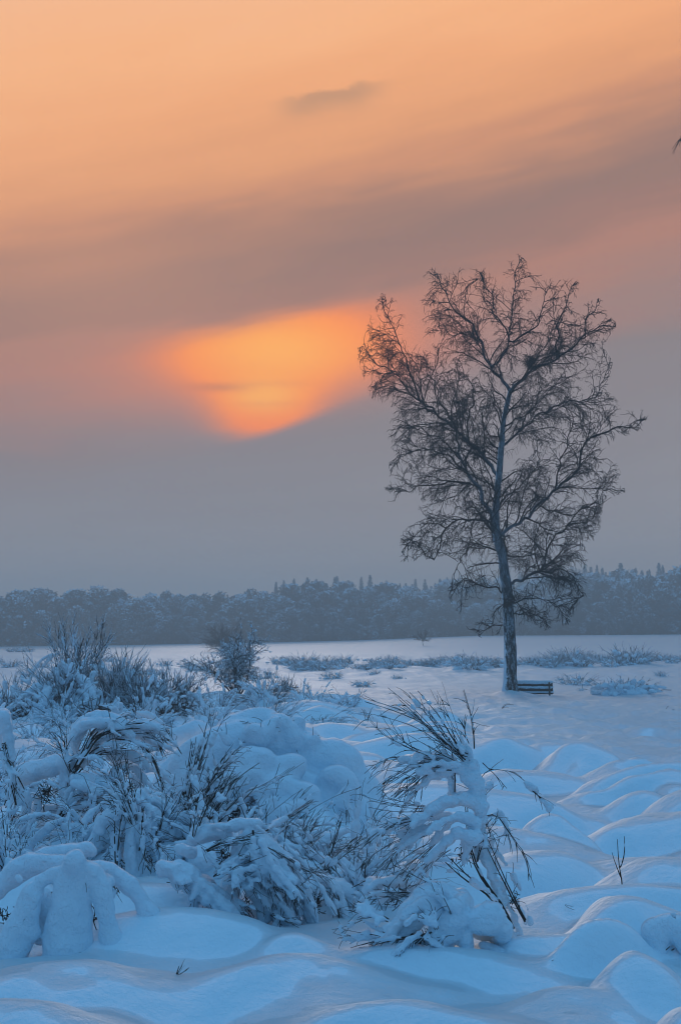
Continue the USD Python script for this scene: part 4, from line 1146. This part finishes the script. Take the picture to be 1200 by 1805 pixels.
# the stout snow figure on the left: a shrub wholly smothered, with openings under its arms
laden('smothered_shrub', 'snow-smothered shrub with a ball of snow on top and dark hollows beneath, lower left', 125, 1690, 8.7, snow=[
    ([(128, 1528), (126, 1565), (122, 1620), (112, 1720)], 20, 36, 1, 0, 0, 0), ([(118, 1540), (108, 1600), (96, 1690)], 16, 22, 1, 0, 0, .02), ([(140, 1545), (146, 1600), (150, 1670)], 14, 13, 1, 0, 0, .0),
    ([(131, 1517), (132, 1521)], 12, 12, 1, 0, 0, -.06),
    ([(118, 1534), (86, 1544), (58, 1572), (42, 1612), (20, 1690)], 13, 24, 1, 0, 0, .03), ([(60, 1578), (52, 1600), (48, 1640)], 15, 20, 1, 0, 0, .0),
    ([(140, 1532), (170, 1548), (182, 1590), (190, 1630), (205, 1690)], 14, 15, 1, 0, 0, .0),
    ([(150, 1526), (188, 1534), (220, 1556), (250, 1590), (270, 1640)], 10, 20, 1, 0, 0, .2), ([(80, 1578), (82, 1612), (74, 1650)], 12, 14, 1, 0, 0, .15),
    ([(110, 1524), (60, 1524), (20, 1545), (-20, 1590)], 14, 18, 1, 0, 0, .35), ([(160, 1500), (120, 1500), (60, 1520)], 14, 14, 1, 0, 0, .5),
], twigs=[
    ([(142, 1522), (147, 1535), (144, 1545)], 2.3, 1.4, 1, 0, 0, -.02), ([(184, 1540), (196, 1556), (203, 1566)], 1.8, 1.2, 2, 4, .02, .06), ([(182, 1562), (198, 1578), (190, 1592)], 2.4, 1.4, 2, 4, .02, .1),
    ([(30, 1544), (34, 1556)], 1.2, .8, 1, 0, 0, 0), ([(160, 1585), (162, 1610), (170, 1640)], 2.2, 1.4, 1, 0, 0, .1),
], litter=[(172, 1625, 20, 60, .3), (70, 1595, 14, 30, .3), (8, 1620, 16, 40, .25), (130, 1668, 10, 14, -.05), (195, 1575, 12, 24, .3)], seed=73, cell=.013, k=80., rough=.011, scale=10., thin=.95, more=1, spray=1, jit=.22)

# arching broom left of centre
laden('arched_broom', 'arching broom with dark fan of stems under a snow canopy on the left', 118, 1440, 12.3, snow=[
    ([(128, 1300), (150, 1272), (182, 1268), (222, 1288)], 15, 9, 2, 5, .1, 0), ([(138, 1335), (132, 1305), (150, 1280)], 12, 14, 1, 0, 0, .05), ([(165, 1330), (178, 1300), (200, 1290)], 9, 7, 2, 6, .08, .05),
    ([(190, 1302), (230, 1284), (262, 1279), (290, 1292)], 6, 6, 2, 3, .05, 0), ([(190, 1278), (238, 1256), (268, 1264), (290, 1285)], 6, 8, 1, 0, 0, .4), ([(205, 1300), (245, 1290), (282, 1305)], 8, 6, 2, 5, .08, .15),
    ([(30, 1372), (70, 1358), (112, 1350)], 22, 16, 2, 4, .1, .2), ([(116, 1345), (120, 1400), (110, 1440)], 10, 8, 2, 5, .06, .05), ([(40, 1392), (78, 1380), (112, 1396)], 5, 4, 1, 0, 0, -.1),
    ([(132, 1372), (168, 1370), (198, 1396), (222, 1436)], 11, 8, 4, 12, .12, -.05), ([(140, 1380), (180, 1382), (205, 1420)], 10, 7, 3, 10, .1, -.1), ([(190, 1340), (230, 1350), (262, 1390)], 10, 8, 3, 14, .12, .3),
    ([(48, 1400), (46, 1430), (40, 1470)], 9, 10, 1, 0, 0, 0), ([(66, 1410), (64, 1440)], 9, 12, 1, 0, 0, .1), ([(100, 1425), (60, 1435), (20, 1440)], 14, 14, 1, 0, 0, .25),
], twigs=[
    ([(128, 1364), (148, 1330), (166, 1302), (196, 1288), (235, 1284)], 2.4, 1.0, 7, 8, .06, -.06), ([(130, 1362), (150, 1340), (178, 1325), (215, 1322)], 1.9, .8, 4, 9, .06, -.05), ([(126, 1362), (116, 1330), (113, 1306), (103, 1296)], 1.6, .8, 2, 4, .04, -.05),
    ([(106, 1438), (118, 1400), (136, 1374)], 2.6, 1.2, 3, 4, .04, -.1), ([(106, 1438), (126, 1414), (150, 1408), (176, 1418)], 2.4, 1.0, 4, 6, .05, -.15), ([(112, 1430), (140, 1400), (160, 1396)], 1.6, .8, 3, 8, .05, -.12),
    ([(205, 1303), (236, 1308), (262, 1330), (278, 1365), (287, 1392)], 1.9, 1.2, 2, 4, .05, -.1), ([(190, 1245), (200, 1290), (208, 1320)], 1.1, .7, 1, 0, 0, -.2), ([(120, 1345), (145, 1335), (185, 1340)], 1.2, .6, 4, 14, .08, -.05),
    ([(250, 1300), (275, 1308), (285, 1325)], 1.3, .8, 3, 6, .06, .2), ([(180, 1380), (200, 1365), (205, 1350)], 2.0, 1.0, 3, 8, .06, 0),
    ([(0, 1386), (26, 1392), (34, 1398)], 1.8, 1.2, 1, 0, 0, -.1), ([(8, 1420), (12, 1395), (14, 1375)], 1.3, .8, 2, 5, .04, -.1), ([(10, 1425), (20, 1408), (28, 1402)], 1.8, 1.0, 1, 0, 0, -.1),
], litter=[(82, 1404, 18, 70, .15), (25, 1440, 14, 30, .1), (150, 1425, 12, 24, .2), (200, 1375, 14, 40, .2), (240, 1380, 14, 30, .4)], seed=74, cell=.013, k=130.)

laden('laden_broom', 'bowed snow column with dark twigs cut by the left edge of the picture', 25, 1440, 11.9, snow=[
    ([(5, 1262), (14, 1300), (16, 1345), (26, 1392), (34, 1410)], 15, 8, 2, 5, .05, 0), ([(-6, 1275), (4, 1320), (10, 1350)], 12, 8, 1, 0, 0, .1)], twigs=[
    ([(-5, 1325), (8, 1338), (24, 1368), (36, 1396)], 2.2, 1.2, 2, 4, .04, -.08), ([(30, 1420), (24, 1370), (22, 1345)], 2.2, 1.0, 2, 4, .04, -.06), ([(8, 1310), (12, 1330)], 2.2, 1.2, 1, 0, 0, -.1)], litter=[(6, 1318, 8, 20, -.04)], seed=75)

# frosted spire with upright stems in front of it
laden('frosted_spire', 'upright frosted spire of snow and stems between the arching broom and the snow heap', 228, 1540, 10.4, snow=[
    ([(240, 1560), (232, 1500), (230, 1450), (224, 1410), (214, 1362)], 17, 4, 2, 4, .05, 0), ([(250, 1545), (246, 1480), (236, 1440)], 10, 6, 2, 5, .05, .08), ([(205, 1530), (202, 1480), (196, 1430), (186, 1412)], 9, 8, 2, 5, .06, .1),
    ([(150, 1448), (172, 1424), (196, 1412), (214, 1420)], 8, 6, 1, 0, 0, .1), ([(176, 1460), (186, 1440), (206, 1436)], 13, 9, 2, 6, .06, .05), ([(236, 1440), (214, 1400), (180, 1376)], 7, 4, 3, 12, .1, .15), ([(228, 1420), (212, 1392), (206, 1372)], 5, 3, 3, 8, .06, .1), ([(284, 1545), (270, 1500), (262, 1470), (266, 1440)], 10, 7, 2, 8, .08, .25)], twigs=[
    ([(206, 1535), (208, 1490), (214, 1440)], 2.2, 1.0, 2, 5, .04, -.06), ([(245, 1500), (250, 1460), (252, 1430)], 2.0, .9, 2, 4, .04, -.06), ([(202, 1420), (222, 1440), (232, 1450)], 1.8, 1.0, 1, 0, 0, -.08), ([(252, 1470), (256, 1510), (268, 1528)], 2.0, 1.0, 2, 4, .04, -.05),
    ([(240, 1450), (226, 1400), (212, 1350)], 1.2, .6, 6, 12, .08, 0), ([(264, 1470), (292, 1505), (305, 1520)], 1.3, .7, 2, 5, .05, -.05), ([(230, 1450), (218, 1425), (190, 1400)], 1.3, .7, 4, 9, .07, -.05)], litter=[(210, 1520, 8, 16, .05), (262, 1515, 12, 20, .1)], seed=76)

laden('matted_broom', 'matted drooping broom sheeted with snow, between the frosted spire and the rush-like stems', 290, 1500, 11.0, snow=[
    ([(250, 1400), (215, 1420), (180, 1452), (160, 1490)], 9, 6, 4, 14, .12, .1), ([(255, 1405), (285, 1420), (310, 1450), (322, 1490)], 9, 7, 4, 14, .12, .1), ([(268, 1430), (262, 1465), (270, 1510)], 11, 9, 3, 12, .12, 0), ([(300, 1440), (340, 1450), (372, 1480)], 9, 7, 3, 12, .1, -.05)], twigs=[
    ([(270, 1500), (262, 1450), (240, 1405), (205, 1385)], 1.6, .8, 4, 10, .1, 0), ([(280, 1500), (290, 1450), (310, 1410)], 1.6, .8, 4, 10, .1, 0), ([(300, 1490), (320, 1450), (352, 1430)], 1.5, .8, 3, 9, .08, -.05)], litter=[(275, 1480, 18, 50, .1)], seed=85)
laden('matted_broom', 'tangle of snowy broom tips between the drooping fan and the hollow bush', 520, 1560, 10.8, snow=[
    ([(470, 1462), (505, 1480), (535, 1515), (552, 1560)], 8, 6, 4, 12, .12, .1), ([(500, 1490), (540, 1500), (575, 1530)], 7, 5, 3, 10, .1, .1), ([(515, 1520), (522, 1545), (530, 1580)], 9, 8, 3, 10, .1, 0)], twigs=[
    ([(520, 1550), (530, 1500), (556, 1450)], 1.5, .8, 5, 12, .1, 0), ([(510, 1550), (500, 1500), (505, 1460)], 1.5, .8, 3, 10, .1, 0), ([(525, 1545), (565, 1510), (610, 1500)], 1.4, .7, 3, 9, .1, 0)], seed=86)
# dark rush-like stems in the middle
laden('upright_broom', 'clump of dark upright broom stems leaning right in front of the snow heap', 335, 1470, 11.6, snow=[
    ([(300, 1470), (345, 1462), (395, 1455)], 16, 14, 2, 5, .15, .1), ([(330, 1450), (350, 1430), (372, 1420)], 9, 7, 3, 9, .12, .1)], twigs=[
    ([(322, 1462), (326, 1410), (338, 1350), (348, 1300)], 2.1, .9, 7, 11, .10, 0), ([(335, 1462), (350, 1420), (376, 1380), (402, 1352)], 2.1, .9, 13, 13, .12, -.05), ([(352, 1468), (376, 1432), (398, 1398), (412, 1372)], 2.0, .9, 9, 12, .12, -.08), ([(312, 1470), (312, 1430), (322, 1390)], 1.7, .8, 5, 9, .1, 0),
    ([(345, 1400), (370, 1320), (392, 1270), (408, 1246)], 1.3, .6, 1, 0, 0, -.05), ([(366, 1370), (400, 1340), (428, 1310)], 1.2, .6, 2, 8, .08, 0), ([(392, 1440), (430, 1400), (470, 1380), (518, 1350)], 1.2, .6, 2, 8, .08, -.1), ([(320, 1330), (300, 1300), (292, 1285)], 1.1, .6, 2, 6, .08, .1), ([(345, 1465), (335, 1478), (325, 1490)], 1.6, 1.0, 3, 8, .08, -.1)],
    litter=[(418, 1432, 24, 150, .3), (340, 1455, 24, 90, .1), (380, 1450, 16, 60, .1)], seed=77)

# the great heap behind: a whole bush under snow
laden('snow_heap', 'big rounded heap of a bush under thick snow left of centre', 500, 1470, 14.0, snow=[
    ([(345, 1400), (375, 1345), (420, 1305)], 52, 36, 1, 0, 0, .2), ([(420, 1330), (470, 1310), (530, 1330)], 42, 34, 1, 0, 0, .35), ([(540, 1345), (590, 1345), (625, 1390), (660, 1450)], 38, 34, 1, 0, 0, .3), ([(430, 1400), (500, 1400), (560, 1430)], 48, 44, 1, 0, 0, .05), ([(560, 1430), (620, 1440), (668, 1470)], 40, 30, 1, 0, 0, -.05),
    ([(330, 1440), (300, 1400), (312, 1350)], 34, 26, 1, 0, 0, .3), ([(400, 1290), (440, 1272), (475, 1264)], 22, 17, 1, 0, 0, .3), ([(395, 1300), (345, 1320), (310, 1350)], 20, 16, 1, 0, 0, .1), ([(360, 1286), (330, 1290), (300, 1312)], 16, 12, 1, 0, 0, .6), ([(480, 1272), (505, 1282), (520, 1310)], 12, 15, 1, 0, 0, .2),
    ([(430, 1340), (446, 1346)], 18, 16, 1, 0, 0, -.28), ([(462, 1338), (470, 1350)], 15, 15, 1, 0, 0, -.30), ([(500, 1358), (520, 1352)], 20, 16, 1, 0, 0, -.25), ([(400, 1380), (450, 1372)], 20, 20, 1, 0, 0, -.35), ([(470, 1395), (500, 1392), (530, 1410)], 22, 20, 1, 0, 0, -.42), ([(535, 1400), (552, 1418)], 17, 15, 1, 0, 0, -.5), ([(570, 1380), (600, 1372), (620, 1400)], 18, 16, 1, 0, 0, -.15),
    ([(602, 1420), (608, 1450), (606, 1470)], 13, 12, 1, 0, 0, -.45), ([(480, 1440), (540, 1450), (590, 1470)], 30, 26, 1, 0, 0, -.5), ([(560, 1455), (572, 1470)], 14, 14, 1, 0, 0, -.65), ([(545, 1300), (550, 1322)], 8, 8, 1, 0, 0, .3), ([(500, 1300), (540, 1295), (556, 1310)], 9, 7, 1, 0, 0, .5), ([(650, 1440), (690, 1470)], 30, 24, 1, 0, 0, .2), ([(400, 1440), (440, 1450)], 30, 30, 1, 0, 0, -.3)], twigs=[
    ([(455, 1315), (446, 1290), (438, 1276)], 1.7, .9, 4, 7, .06, .0), ([(455, 1315), (458, 1290), (452, 1276)], 1.7, .9, 4, 6, .06, .0), ([(456, 1315), (468, 1300), (474, 1284)], 1.6, .9, 4, 6, .06, .0), ([(405, 1315), (395, 1295), (388, 1284)], 1.3, .7, 1, 0, 0, -.2), ([(505, 1290), (530, 1275), (495, 1258)], 1.0, .6, 1, 0, 0, .3), ([(545, 1318), (556, 1302), (562, 1296)], 2.0, 1.2, 1, 0, 0, .2),
    ([(462, 1470), (500, 1430), (535, 1390)], 1.2, .6, 2, 9, .08, -.75), ([(485, 1462), (520, 1435), (552, 1410)], 1.7, .8, 2, 6, .06, -.8), ([(500, 1470), (560, 1420), (636, 1388)], 1.1, .6, 1, 0, 0, -.8), ([(470, 1450), (482, 1410), (490, 1380)], 1.1, .6, 3, 12, .08, -.75), ([(588, 1420), (605, 1415), (612, 1440)], 1.4, .8, 2, 4, .05, -.6), ([(588, 1420), (610, 1405), (637, 1386)], 1.2, .7, 1, 0, 0, -.6)],
    litter=[(428, 1362, 12, 40, -.12), (466, 1362, 9, 20, -.14), (576, 1462, 12, 30, -.55), (456, 1310, 14, 50, .2), (420, 1380, 10, 20, -.15)], seed=78, cell=.019, k=45., rough=.02, scale=4., thin=1.0, more=1.0, spray=2, jit=.2)

# drooping fan, centre left
laden('drooping_broom', 'broad drooping fan of snow-sheeted broom above the central drift', 440, 1640, 9.5, snow=[
    ([(442, 1468), (482, 1506), (516, 1566), (545, 1655)], 12, 11, 5, 18, .10, .05), ([(430, 1490), (452, 1545), (482, 1600), (500, 1650)], 14, 13, 5, 16, .12, .0), ([(418, 1490), (410, 1530), (408, 1580), (418, 1640)], 11, 14, 3, 12, .12, .15), ([(396, 1462), (425, 1452), (452, 1452)], 15, 13, 1, 0, 0, -.02), ([(340, 1482), (372, 1466), (402, 1470)], 17, 14, 2, 5, .08, .05),
    ([(288, 1530), (330, 1540), (376, 1572), (432, 1640)], 20, 20, 2, 7, .08, -.08), ([(325, 1550), (350, 1575), (366, 1598)], 15, 9, 2, 7, .05, -.15), ([(345, 1560), (352, 1590)], 9, 5, 2, 8, .05, -.2), ([(332, 1472), (360, 1500), (386, 1535)], 3.5, 3, 1, 0, 0, -.2), ([(452, 1480), (470, 1530), (500, 1570)], 10, 9, 3, 14, .1, -.1), ([(380, 1540), (420, 1510), (448, 1496)], 8, 7, 2, 6, .06, -.08), ([(310, 1495), (340, 1505)], 16, 14, 1, 0, 0, .2)], twigs=[
    ([(364, 1500), (400, 1485), (442, 1480)], 1.7, .9, 3, 5, .06, -.15), ([(378, 1544), (420, 1522), (460, 1504)], 1.7, .8, 4, 7, .06, -.16), ([(445, 1464), (450, 1510), (456, 1552)], 1.8, 1.0, 2, 4, .05, -.12), ([(455, 1522), (480, 1555), (495, 1582)], 1.7, .9, 3, 9, .06, -.14), ([(404, 1588), (420, 1600), (440, 1612)], 1.8, 1.0, 3, 6, .05, -.12), ([(415, 1530), (432, 1560), (440, 1572)], 1.4, .8, 3, 8, .06, -.14), ([(395, 1558), (430, 1552), (450, 1562)], 1.2, .7, 2, 6, .05, -.15),
    ([(472, 1495), (510, 1518), (545, 1540), (580, 1552)], 1.2, .7, 3, 8, .08, -.1), ([(530, 1562), (562, 1530), (585, 1502)], 1.3, .8, 1, 0, 0, -.1), ([(572, 1534), (600, 1508), (638, 1478)], 1.6, .9, 2, 5, .05, -.05), ([(572, 1532), (585, 1495), (600, 1452)], 1.3, .7, 2, 5, .05, -.05), ([(620, 1565), (650, 1548), (664, 1536)], 1.5, .9, 1, 0, 0, -.1), ([(467, 1466), (505, 1442), (550, 1412)], 1.9, .9, 2, 4, .05, .1), ([(478, 1488), (505, 1455), (530, 1432)], 1.5, .8, 1, 0, 0, .1),
    ([(340, 1475), (345, 1440), (352, 1405)], 1.7, .9, 4, 12, .08, .0), ([(480, 1612), (500, 1622), (520, 1630)], 1.8, 1.2, 2, 8, .05, -.16), ([(300, 1532), (312, 1550), (330, 1556)], 1.8, 1.0, 3, 5, .05, -.22), ([(500, 1545), (515, 1575), (520, 1595)], 1.2, .7, 3, 9, .06, -.14)],
    litter=[(318, 1552, 14, 40, -.02), (400, 1510, 16, 50, .1), (430, 1600, 14, 30, .1), (545, 1600, 16, 60, .15)], seed=79, cell=.0095, thin=.5, more=2.5, rough=.013)

laden('snow_hollow_bush', 'small arched bush around a dark hollow right of the drooping fan', 605, 1640, 9.8, snow=[
    ([(560, 1548), (586, 1556), (604, 1588), (610, 1632)], 8, 8, 2, 4, .06, 0), ([(575, 1560), (600, 1560), (622, 1590), (640, 1640)], 10, 13, 3, 9, .08, .2), ([(598, 1512), (630, 1550), (660, 1596), (690, 1640)], 13, 14, 2, 8, .1, .3), ([(560, 1630), (566, 1650)], 6, 8, 1, 0, 0, -.1), ([(540, 1570), (530, 1590)], 7, 7, 1, 0, 0, -.02)], twigs=[
    ([(575, 1548), (590, 1580), (600, 1625)], 1.6, 1.0, 2, 4, .04, -.1), ([(580, 1590), (596, 1610), (610, 1622)], 1.2, .8, 2, 5, .04, -.06), ([(530, 1580), (545, 1570), (556, 1578)], 1.4, .9, 1, 0, 0, -.05), ([(575, 1640), (610, 1630), (645, 1620)], 1.2, .8, 1, 0, 0, -.1)],
    litter=[(556, 1606, 20, 120, .15), (588, 1600, 14, 50, .2)], seed=80)

# buried tussock at the right edge
laden('buried_tussock', 'humped tussock with a dark gap under its snow at the right edge', 1150, 1690, 8.6, snow=[
    ([(1150, 1640), (1160, 1662), (1146, 1690)], 17, 14, 1, 0, 0, .05), ([(1195, 1634), (1205, 1660), (1225, 1700)], 15, 16, 1, 0, 0, .0), ([(1160, 1636), (1180, 1630), (1205, 1640)], 15, 15, 1, 0, 0, .05)], twigs=[
    ([(1160, 1690), (1175, 1680), (1188, 1672)], 2.4, 1.6, 2, 3, .03, -.02), ([(1094, 1656), (1104, 1648)], 1.4, .8, 1, 0, 0, -.15), ([(1184, 1612), (1190, 1620)], 1.8, 1.2, 1, 0, 0, -.15)],
    litter=[(1182, 1680, 12, 40, .12), (1122, 1690, 10, 16, .1)], seed=81, cell=.014, k=80., scale=7., thin=.95, more=1, spray=0, jit=.2)

# a bare forked sapling and a few lone stalks that pierce the snow
laden('sapling', 'bare forked sapling standing alone in the drifts on the right', 1097, 1578, 9.9, twigs=[
    ([(1098, 1584), (1096, 1555), (1092, 1528), (1090, 1505), (1089, 1480)], 2.2, .9, 1, 0, 0, 0), ([(1093, 1530), (1099, 1512), (1101, 1496), (1101, 1474)], 1.9, .8, 1, 0, 0, .02), ([(1095, 1548), (1086, 1526), (1078, 1503)], 2.1, .7, 1, 0, 0, -.02)], seed=82, cat='sapling', spray=0)
for k, (lab, px, py, d, tw) in enumerate([
    ('short dark stalk poking from the drift in front of the buried tussock', 965, 1700, 8.2, [([(950, 1708), (962, 1700), (974, 1692)], 1.5, .9, 2, 3, .02, 0)]),
    ('lone short stalk on the drift behind the leaning broom', 982, 1570, 10.9, [([(983, 1576), (980, 1566), (977, 1558)], 1.6, 1.0, 1, 0, 0, 0)]),
    ('pair of thin dry stalks on the drift in front of the sapling', 1003, 1604, 9.5, [([(996, 1596), (1006, 1602), (1013, 1604)], 1.1, .7, 2, 3, .02, 0)]),
    ('dark twig lying on the snow far right of the low shrub', 1172, 1218, 53, [([(1160, 1218), (1172, 1216), (1182, 1217)], .8, .5, 2, 2, .1, 0)]),
    ('dark stubble breaking the snow between the birch and the leaning broom', 892, 1250, 40, [([(884, 1251), (890, 1247), (898, 1250)], .8, .4, 3, 4, .1, 0)]),
    ('dark stubble breaking the snow near the right edge below the low shrub', 1184, 1252, 40, [([(1176, 1253), (1184, 1250), (1190, 1253)], .8, .4, 3, 4, .1, 0)]),
    ('small dark stubble at the foot of the central drift, lower left', 318, 1712, 7.8, [([(312, 1718), (318, 1708), (322, 1700)], 1.3, .8, 6, 5, .04, 0)]),
    ('thin stalk in the snow hump beyond the snow heap on the right', 648, 1262, 30, [([(648, 1272), (650, 1262), (655, 1255)], .9, .5, 4, 4, .05, 0)])]):
    laden('dry_stalk', lab, px, py, d, twigs=tw, seed=90 + k, cat='stalk', spray=0, more=1)

# low tufts of broom and heather, each bowed under its snow, that fill the left of the foreground
def tuft_proto(k):
    r = np.random.default_rng(400 + k)
    p = proto(f'laden_tuft_{k}')
    n = int(r.integers(26, 44)); H = .6
    a = r.uniform(0, 6.28, n); q = r.uniform(.25, 1, n)
    lean = r.normal(0, .5, 2)
    D = np.stack([np.cos(a) * q + lean[0], np.sin(a) * q + lean[1], np.full(n, 1.0)], -1)
    P = grow(np.stack([np.cos(a) * .12 * q, np.sin(a) * .12 * q, np.full(n, -.06)], -1), D, H * r.uniform(.7, 1.5, n), 10, r.uniform(.4, 2.0, n), .22, r)
    tw = [tubes(P, np.linspace(.0042, .0018, 10)[None] * r.uniform(.6, 1.5, (n, 1)), 4)]
    m = n * 7
    i, j = r.integers(0, n, m), r.integers(3, 10, m)
    dd = P[i, j] - P[i, j - 1]; dd /= np.linalg.norm(dd, axis=1, keepdims=True)
    S = grow(P[i, j], dd + r.normal(0, .45, dd.shape), r.uniform(.06, .2, m), 6, r.uniform(0, .8, m), .3, r)
    tw.append(tubes(S, np.linspace(.0024, .0013, 6)[None] * np.ones((m, 1)), 3))
    caps = []
    for c in range(n):
        if r.random() < .25: continue
        s0, s1 = sorted(r.choice(10, 2, replace=False)); w = r.uniform(.008, .026) * (1.5 if c % 4 == 0 and s1 - s0 > 3 else 1)
        for e in range(s0, s1):
            w2 = w * r.uniform(.55, 1.3)
            caps.append([*(P[c, e] + [0, 0, w * .5]), *(P[c, e + 1] + [0, 0, w * .4]), w2, w2 * r.uniform(.6, 1.1)])
    for c in r.choice(m, m // 3, replace=False):
        w = r.uniform(.004, .012)
        for e in range(int(r.integers(2, 5))): caps.append([*(S[c, e] + [0, 0, w * .6]), *(S[c, e + 1] + [0, 0, w * .4]), w, w * .7])
    for c in range(14):
        b = r.uniform(0, 6.28); rr_ = r.uniform(.05, .42)
        caps.append([math.cos(b) * rr_, math.sin(b) * rr_, .0, math.cos(b) * rr_ * .7, math.sin(b) * rr_ * .7, r.uniform(.02, .16), r.uniform(.06, .12), r.uniform(.04, .09)])
    usdkit.mesh(stage, str(p.GetPath()) + '/snow_load', snow_skin(caps, .011, 130, .011, 15, k), M['clung_snow'], smooth=True).GetPrim().SetCustomDataByKey('kind', 'stuff')
    usdkit.mesh(stage, str(p.GetPath()) + '/twigs', join(tw), M['twig'], smooth=True).GetPrim().SetCustomDataByKey('kind', 'stuff')
    b0 = r.normal(0, .1, (50, 3)) * [1, 1, .3] + [0, 0, .08]
    usdkit.mesh(stage, str(p.GetPath()) + '/dead_wood', tubes(grow(b0, r.normal(0, 1, (50, 3)) + [0, 0, .2], r.uniform(.1, .25, 50), 6, .2, .5, r), np.full((50, 6), .003), 3), M['litter'], smooth=True).GetPrim().SetCustomDataByKey('kind', 'stuff')
    return p
tuft_protos = [tuft_proto(k) for k in range(7)]
def plant_tufts():
    r = np.random.default_rng(91)
    zones = [((-40, 480), (23, 29), 22, 'low snow-laden tuft in front of the broom thicket', 'tufts in front of the broom thicket'),
             ((330, 640), (29, 38), 14, 'low snow-laden tuft among the scrub below the bare rounded bush', 'tufts below the bare rounded bush'),
             ((-30, 330), (14.5, 22), 18, 'low snow-laden tuft behind the arching broom on the left', 'tufts behind the arching broom'),
             ((10, 300), (10.8, 14), 11, 'low snow-laden tuft around the foot of the arching broom and the frosted spire', 'tufts around the arching broom'),
             ((330, 560), (10.6, 12.6), 8, 'low snow-laden tuft between the rush-like stems and the drooping fan', 'tufts by the rush-like stems'),
             ((600, 720), (9.8, 12), 4, 'low snow-laden tuft between the hollow bush and the leaning broom', 'tufts left of the leaning broom')]
    for (p0, p1), (d0, d1), n, lab, grp in zones:
        spots = []
        while len(spots) < n:
            px, d = r.uniform(p0, p1), r.uniform(d0, d1)
            x, y, z = seat(px, d)
            if any((x - u) ** 2 + (y - v) ** 2 < (.45 * d / 14) ** 2 for u, v in spots): 
                if r.random() < .97: continue
            spots.append((x, y))
            s = r.uniform(.6, 1.15) * (1.0 if d < 20 else 1.3)
            copy_of(tuft_protos[r.integers(7)], 'laden_tuft', lab, (x, y, z - .03), r.uniform(0, 360), (s, s, s * r.uniform(.75, 1.1)), 'tuft', grp)
plant_tufts()

# the neighbouring birch outside the frame, whose lowest hanging twigs reach in at the right edge
def neighbour_birch():
    r = np.random.default_rng(5)
    x, y = 17.5, 50.0
    g = float(gz(np.array([x]), np.array([y]))[0])
    tip = at(1178, 256, 50.0)
    t = thing('birch_tree', 'second birch outside the picture whose hanging twig tips show at the right edge', 'tree', (x, y, g))
    H = 21.0
    z = np.linspace(-.3, H, 24)
    tr = np.stack([np.cumsum(r.normal(0, .06, 24)), np.cumsum(r.normal(0, .06, 24)), z], -1)
    R = np.interp(z, [-.3, .4, 10, H], [.42, .28, .16, .03])
    v, f = tubes(tr[None], R[None], 14)
    obj('trunk', (v, f), M['bark'], t, prim={'thick': np.repeat(R, 14)})
    base = tr[19] ; e = tip - np.array([x, y, g])
    path = resample([base, base + [-1.6, 0, 1.2], base * .2 + e * .8 + [.3, 0, 1.9], e + [.55, 0, .32]], 26)
    Rl = np.linspace(.05, .012, 26)
    obj('limb', tubes(path[None], Rl[None], 6), M['bark'], t, prim={'thick': np.repeat(Rl, 6)})
    n = 11
    st = path[r.integers(21, 26, n)]
    tw = grow(st, np.stack([-1 - r.uniform(0, .3, n), r.normal(0, .4, n), r.normal(-.3, .4, n)], -1), r.uniform(.35, .75, n), 7, 1.1, .25, r)
    Rt = np.linspace(.011, .006, 7)[None] * np.ones((n, 1))
    a = r.uniform(0, 6.28, 40); zi = r.integers(7, 24, 40)
    L = grow(tr[zi], np.stack([np.cos(a) * (.4 + .6 * (np.cos(a) > -.2)), np.sin(a), r.uniform(.3, .9, 40)], -1), r.uniform(1.2, 2.8, 40), 7, .9, .3, r)
    L = L[(L[:, :, 0] + x).min(1) > .262 * 50]
    RL = np.linspace(.04, .008, 7)[None] * np.ones((len(L), 1))
    obj('branches', tubes(L, RL, 5), M['bark'], t, kind='stuff', prim={'thick': np.repeat(RL.ravel(), 5)})
    obj('crown_twigs', tubes(tw, Rt, 4), M['bark'], t, kind='stuff', prim={'thick': np.repeat(Rt.ravel(), 4)})
neighbour_birch()
